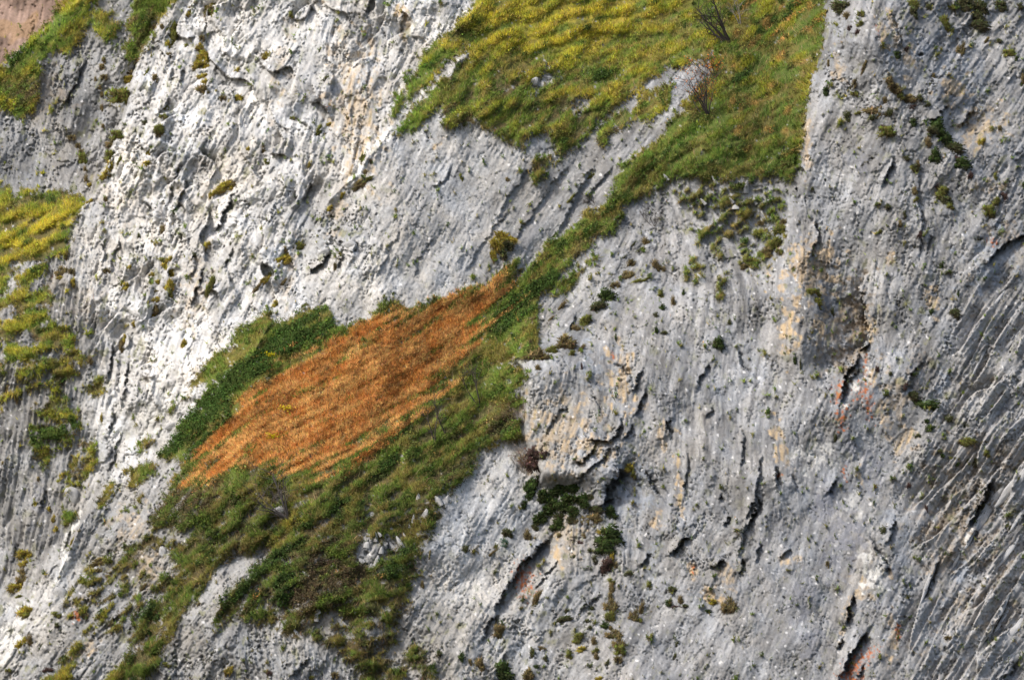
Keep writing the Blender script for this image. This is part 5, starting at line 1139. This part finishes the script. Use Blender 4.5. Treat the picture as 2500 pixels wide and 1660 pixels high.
bare_tree('leafless_shrub', 'shrub', 'leaning shrub with scattered orange leaves on the bare strip', t1, [(20, 4.4), (44, 4.6), (8, 4.6), (33, 5.0), (56, 3.2), (-6, 3.4), (26, 3.8)], leaf=(230, .13, (.52, .17, .03)), rad=.06, twig=.8)
t1, = T('02', [(1830, 640)])
bare_tree('orange_leaved_shrub', 'shrub', 'small shrub of orange leaves above the leaning shrub', t1, [(50, 2.4), (30, 2.2), (70, 2.2), (-20, 1.8), (10, 2.0)], leaf=(260, .14, (.55, .20, .03)), rad=.04)
t1, = T('12', [(1330, 510)])
bare_tree('bare_shrub', 'shrub', 'fine bare shrub on pale rock under the strewn turf', t1, [(25, 1.9), (48, 1.7), (5, 1.6), (-18, 1.2)], rad=.03)
t1, = T('12', [(850, 330)])
bare_tree('bare_shrub', 'shrub', 'wispy bare twigs on the smooth slab beside the gully', t1, [(60, 1.2), (75, 1.0), (40, .8)], rad=.02)
t1, = T('21', [(1570, 950)])
bare_tree('bare_tree', 'tree', 'thin dark bare tree right of the orange meadow', t1, [(20, 3.6), (10, 3.4)], rad=.06, twig=.7)
t1, = T('21', [(1640, 870)])
bare_tree('bare_tree', 'tree', 'slim bare tree behind the thin dark one', t1, [(16, 3.9), (24, 3.4)], rad=.045, twig=.7)
t1, = T('21', [(1930, 660)])
bare_tree('bare_tree', 'tree', 'bare tree above the others beside the gully edge', t1, [(10, 4.2), (34, 4.6), (3, 3.6)], rad=.045, twig=.7)
t1, = T('21', [(345, 1560)])
bare_tree('bare_tree', 'tree', 'spreading grey bare tree at the lower end of meadow', t1, [(24, 4.6), (50, 3.6), (75, 3.4), (10, 3.2), (62, 3.8), (35, 3.4)], rad=.075, bark=np.array([.075, .065, .06]))
t1, = T('21', [(2290, 760)])
bare_tree('bare_shrub', 'shrub', 'grey bare shrub in the notch beside the bulging rock', t1, [(30, 1.6), (5, 1.9), (50, 1.4), (-15, 1.3)], rad=.03, bark=np.array([.17, .14, .12]))
t1, = T('22', [(330, 1180)])
bare_tree('bare_shrub', 'shrub', 'reddish bare shrub under the bulging rock', t1, [(15, 2.4), (40, 2.0), (-10, 2.3), (-30, 1.7), (60, 1.6)], rad=.03, bark=np.array([.16, .10, .085]), leaf=(160, .09, (.22, .085, .05)))
t1, = T('21', [(2280, 1190)])
bare_tree('bare_shrub', 'shrub', 'pale bare shrub at the top of the tilted slab', t1, [(20, 2.2), (0, 2.3), (38, 1.8), (-14, 1.7)], rad=.028, bark=np.array([.19, .165, .14]))

# the dense dark shrub in the lower centre, the two coloured cushion on the smooth slab, the yellow herbs
def clump(name, cat, label, parts):
    root = None
    for pn, k, items in parts:
        V, F, C = [], [], []
        o = 0
        for (u, v, rx, ry, lean) in items:
            p, n = at(u, v)
            if root is None:
                root = link(name, None, label=label, cat=cat); root.location = p; org = p
            me = tuft_mesh(k, int(u * 7 + v), 3.5)
            vv = np.empty(len(me.vertices) * 3); me.vertices.foreach_get('co', vv); vv = vv.reshape(-1, 3)
            ff = np.array([t.vertices[:] for t in me.polygons])
            cc = np.empty(len(me.vertices) * 4); me.color_attributes['tint'].data.foreach_get('color', cc); cc = cc.reshape(-1, 4)[:, :3]
            m = Matrix.Translation(p - org + n * .1) @ Matrix.Rotation(math.radians(lean), 4, 'Y') @ Matrix.Diagonal((rx * PX, min(rx, ry) * PX * .9, ry * PX, 1))
            M = np.array(m); vv = vv @ M[:3, :3].T + M[:3, 3]
            V.append(vv); F.append(ff + o); C.append(cc); o += len(vv)
            bpy.data.meshes.remove(me)
        link(pn, mesh_from(pn, np.concatenate(V), np.concatenate(F), np.concatenate(C), M_LEAF), root)
    return root
def tk(t, *q): return [T(t, [(x, y)])[0] + (rx * K, ry * K, l) for x, y, rx, ry, l in q]
sh = clump('dark_shrub', 'shrub', 'big dense dark green shrub on the rock in the lower centre',
      [('foliage', 'd', tk('32', (430, 60, 62, 66, 0), (540, 10, 90, 55, 0), (660, 0, 80, 50, 0), (480, 150, 90, 70, 0), (600, 110, 90, 75, 0), (720, 90, 70, 62, 0), (400, 240, 66, 56, -20), (660, 180, 60, 44, 0), (760, 120, 40, 34, 0))),
       ('dry_skirt', 'o', tk('32', (560, 230, 70, 34, 0), (650, 250, 60, 30, 0), (350, 310, 34, 36, 0), (800, 60, 44, 30, 0)))])
clump('hanging_shrub', 'shrub', 'dark green shrub hanging in the cleft left of big shrub', [('foliage', 'd', tk('22', (320, 1290, 40, 50, 10), (300, 1380, 42, 60, 12), (260, 1450, 32, 40, 12))), ('twig_base', 'p', tk('22', (380, 1270, 22, 60, 0)))])
clump('cushion', 'grass tussock', 'orange topped cushion alone on the smooth grey slab', [('dry_grass', 'y', tk('11', (2120, 605, 105, 46, 20), (2060, 680, 55, 70, -15), (2030, 760, 26, 60, -10))), ('green_shrub', 'o', tk('11', (2150, 680, 62, 56, -30), (2110, 740, 46, 50, -20)))])
for t, x, y, lb in [('21', 190, 240, 'bright yellow herb at the upper left of meadow'), ('21', 320, 670, 'bright yellow herb low in the orange meadow'), ('21', 215, 905, 'yellow herb at the lower left of the meadow')]:
    p, n = at(*T(t, [(x, y)])[0])
    q = np.random.default_rng(x); N = 60
    c = q.standard_normal((N, 3)) * np.array([.34, .1, .13]) + np.array([0, -.3, .25])
    a = unit(q.standard_normal((N, 3))) * .15; b = unit(np.cross(a, q.standard_normal((N, 3)))) * .08
    me = mesh_from('yellow_herb', np.stack([c - b, c + b, c + a], 1).reshape(-1, 3), np.arange(3 * N).reshape(-1, 3), np.array([.62, .52, .02]), M_LEAF)
    o = link('yellow_herb', me, label=lb, cat='herb', group='bright yellow herbs in the meadow'); o.location = p

# stones and fins of rock standing out of the turf
def stone_mesh(seed, cuts=7):
    q = np.random.default_rng(seed)
    v = IV.copy()
    for k in range(cuts):
        n = unit(q.standard_normal(3)); lim = q.uniform(.45, .8)
        d = v @ n; v = v - np.maximum(d - lim, 0)[:, None] * n * .92
    v = v + q.standard_normal(v.shape) * .03
    c = np.array([.34, .335, .325]) * (1 + q.standard_normal((len(v), 1)) * .1)
    return mesh_from('stone', v, IF, c, M_STONE)
def fin_mesh(seed):
    q = np.random.default_rng(seed)
    V, F = [], []
    prof = [(-.5, 0), (-.42, .55), (-.15, .98), (.12, .86), (.42, .5), (.5, 0)]
    prof = [(x + q.uniform(-.06, .06), z + q.uniform(-.1, .1) * (z > 0)) for x, z in prof]
    n = len(prof)
    for s, y in ((-1, -.5), (1, .5)):
        for x, z in prof: V.append((x * (1 - .1 * z), y * (1 - .45 * z) + q.uniform(-.06, .06), z))
    for i in range(n - 1):
        F += [(i, i + 1, n + i + 1), (i, n + i + 1, n + i)]
    for i in range(1, n - 1):
        F += [(0, i + 1, i), (n, n + i, n + i + 1)]
    c = np.array([.33, .325, .31]) * (1 + q.standard_normal((len(V), 1)) * .1)
    return mesh_from('rock_fin', np.array(V), np.array(F), c, M_STONE)
STONES = [stone_mesh(i) for i in range(5)]
FINS = [fin_mesh(i + 30) for i in range(6)]
for t, x, y, rx, ry, ln, lb in [('21', 260, 1500, 75, 50, 30, 'pale boulder behind the spreading bare tree'), ('30', 1335, 500, 46, 62, -30, 'split pale boulder above the lower scrub band'), ('30', 1380, 495, 26, 66, -35, 'narrow leaning stone beside the split boulder'),
                          ('11', 850, 670, 66, 60, 0, 'round grey boulder stuck in the wall left of smooth slab'), ('11', 760, 540, 60, 44, 20, 'angular block above the round grey boulder'), ('11', 690, 620, 50, 60, 30, 'cracked block left of the round grey boulder'), ('11', 640, 720, 66, 40, 30, 'jutting block above the shaded notch'), ('11', 930, 710, 40, 50, 0, 'small block right of the round grey boulder'),
                          ('02', 335, 670, 56, 50, 40, 'grey rock in the grass of the upper slope'), ('02', 440, 640, 52, 38, 0, 'white rock beside the grey rock on upper slope'), ('20', 1410, 800, 90, 50, 30, 'pale rock between dark scrub and white slab'), ('20', 1290, 960, 46, 60, 20, 'upright stone at the edge of white slab'), ('20', 580, 1360, 70, 100, 10, 'grey split boulder in the lower left beds'), ('30', 480, 850, 66, 100, 0, 'blue grey block at the foot of bright ridge'), ('30', 880, 960, 60, 46, 20, 'rounded block left of the lower scrub band'), ('30', 640, 1040, 44, 46, 0, 'rust red stone among the lower left blocks'), ('30', 830, 1290, 50, 40, 20, 'grey block near the bottom scrub strip')]:
    (u, v), = T(t, [(x, y)]); p, n = at(u, v)
    me = STONES[(x + y) % 5]
    if 'rust red' in lb:
        me = stone_mesh(77); me.color_attributes['tint'].data.foreach_set('color', np.tile(np.array([.30, .115, .06, 1], np.float32), len(me.vertices)))
    o = link('boulder', me, label=lb, cat='boulder')
    s = K * PX
    o.matrix_world = Matrix.Translation(p) @ Matrix.Rotation(math.radians(-ln), 4, 'Y') @ Matrix.Diagonal((rx * s, min(rx, ry) * s * .6, ry * s, 1))
fr_ = random.Random(11)
FINL = []
for x, y, w_, h_, ln in [(1215, 300, 30, 90, -38), (1240, 330, 26, 100, -40), (1290, 300, 26, 90, -30), (1180, 440, 60, 120, -25), (1220, 460, 40, 100, -30), (1290, 420, 40, 130, -28), (1320, 390, 30, 80, -20), (1110, 350, 26, 60, -35), (1140, 380, 26, 60, -35), (1020, 390, 24, 70, -10), (1070, 390, 28, 80, 0), (990, 450, 50, 60, 10), (940, 460, 36, 80, 0), (1070, 580, 50, 110, 15), (1110, 490, 40, 70, 10), (905, 580, 22, 100, -10), (960, 580, 36, 60, -40), (1020, 630, 30, 60, 5), (1370, 250, 40, 90, 5), (1345, 300, 24, 60, -10), (515, 690, 34, 80, -40), (1460, 200, 60, 110, 20), (1420, 60, 40, 70, 0), (1590, 90, 70, 100, -20), (1640, 80, 44, 80, 20), (800, 1110, 40, 160, -18), (850, 1090, 30, 140, -40), (600, 980, 30, 80, -20), (580, 1040, 34, 90, 0), (460, 1180, 34, 130, -35), (500, 1220, 30, 130, -38), (440, 1160, 24, 110, -36)]:
    FINL.append(('31', x, y, w_, h_, ln))
for x, y, w_, h_, ln in [(1850, 130, 34, 90, -30), (1700, 280, 26, 80, -40), (1760, 300, 26, 70, -42), (1640, 200, 30, 80, -35), (2080, 190, 50, 110, 10), (1980, 290, 30, 70, -30), (2180, 300, 30, 70, -35), (1500, 180, 30, 80, -20), (1450, 100, 26, 70, -35), (2250, 400, 34, 80, -30), (2010, 350, 60, 40, 0), (1960, 250, 60, 40, -20), (1740, 950, 60, 120, -25), (1920, 650, 120, 110, 0), (2150, 880, 50, 70, -30), (2200, 940, 40, 80, -40), (1980, 1000, 30, 90, -35), (1710, 380, 40, 60, 0)]:
    FINL.append(('12', x, y, w_, h_, ln))
for k, (t, x, y, w_, h_, ln) in enumerate(FINL):
    (u, v), = T(t, [(x, y)]); p, n = at(u, v); s = K * PX
    o = link('rock_fin', FINS[k % 6], CLIFF[4 if t == '31' else 5])
    o.matrix_world = Matrix.Translation(p - Vector((0, 0, h_ * s * .45))) @ Matrix.Rotation(math.radians(ln), 4, 'Y') @ Matrix.Rotation(fr_.uniform(-.5, .5), 4, 'Z') @ Matrix.Diagonal((w_ * s, w_ * s * .8, h_ * s * .95, 1))

# long tilted plates of the lower right, each a slab of its own
def plate_mesh(seed):
    q = np.random.default_rng(seed)
    n = 7; V, F = [], []
    for i in range(n):
        t = i / (n - 1); w_ = (.5 - .42 * abs(2 * t - 1) ** 2.2) * q.uniform(.75, 1.15); x0 = q.uniform(-.12, .12)
        for x, y in ((-w_, .3), (-w_ * .9, -.9 * q.uniform(.7, 1.1)), (w_ * .9, -.3 * q.uniform(.2, 1.1)), (w_, .5)): V.append((x + x0, y, t - .5))
    for i in range(n - 1):
        for s in range(3):
            a = i * 4 + s; F += [(a, a + 1, a + 5), (a, a + 5, a + 4)]
    V = np.array(V); F = np.array(F)[:, [0, 2, 1]]
    return mesh_from('rock_slab', V, F, np.array([.35, .345, .335]) * (1 + q.standard_normal((len(V), 1)) * .12), M_STONE)
PLATES = [plate_mesh(50 + i) for i in range(6)]
for k, (t, x0, y0, x1, y1, w_) in enumerate([('33', 1500, 940, 1650, 540, 26), ('33', 1940, 360, 2120, 90, 70), ('33', 1875, 470, 1990, 250, 30), ('33', 2120, 650, 2320, 380, 36), ('33', 1990, 1290, 2230, 870, 42), ('33', 2110, 1180, 2260, 930, 26), ('33', 2150, 1310, 2370, 1040, 54), ('33', 2190, 1460, 2390, 1270, 70), ('33', 1775, 1110, 1890, 830, 20), ('33', 1765, 650, 1840, 490, 18), ('33', 2000, 570, 2110, 410, 24), ('23', 1980, 1568, 2200, 1290, 44), ('23', 2130, 1460, 2420, 1120, 66), ('23', 2060, 1090, 2190, 850, 30), ('23', 2200, 900, 2360, 640, 26), ('23', 2010, 840, 2110, 680, 22), ('23', 1825, 600, 1910, 470, 14), ('23', 1925, 400, 2055, 140, 18), ('23', 2140, 260, 2350, 0, 22), ('23', 2200, 450, 2290, 320, 16), ('13', 2060, 1240, 2210, 1030, 22), ('13', 2150, 1480, 2340, 1190, 20), ('23', 2270, 1060, 2400, 860, 26), ('33', 2250, 330, 2370, 150, 30), ('33', 2020, 950, 2130, 760, 16), ('23', 1690, 1300, 1780, 1130, 12), ('23', 1600, 940, 1680, 800, 12), ('33', 1900, 1490, 2050, 1250, 20)]):
    (ua, va), (ub, vb) = T(t, [(x0, y0), (x1, y1)])
    p, n = at((ua + ub) / 2, (va + vb) / 2); pa, _ = at(ua, va); pb, _ = at(ub, vb)
    zx = (pb - pa).normalized(); yx = (Vector((-.35, -1, .1)) - zx * zx.dot(Vector((-.35, -1, .1)))).normalized(); xx = (-yx).cross(zx).normalized()
    wid = w_ * K * PX * 1.1
    M = Matrix((xx, -yx, zx)).transposed().to_4x4() @ Matrix.Diagonal((wid, max(.22, wid * .5), (pb - pa).length * 1.08, 1))
    o = link('rock_slab', PLATES[k % 6], CLIFF[5])
    o.matrix_world = Matrix.Translation((pa + pb) / 2 * .5 + p * .5 + Vector((0, .12, 0))) @ M
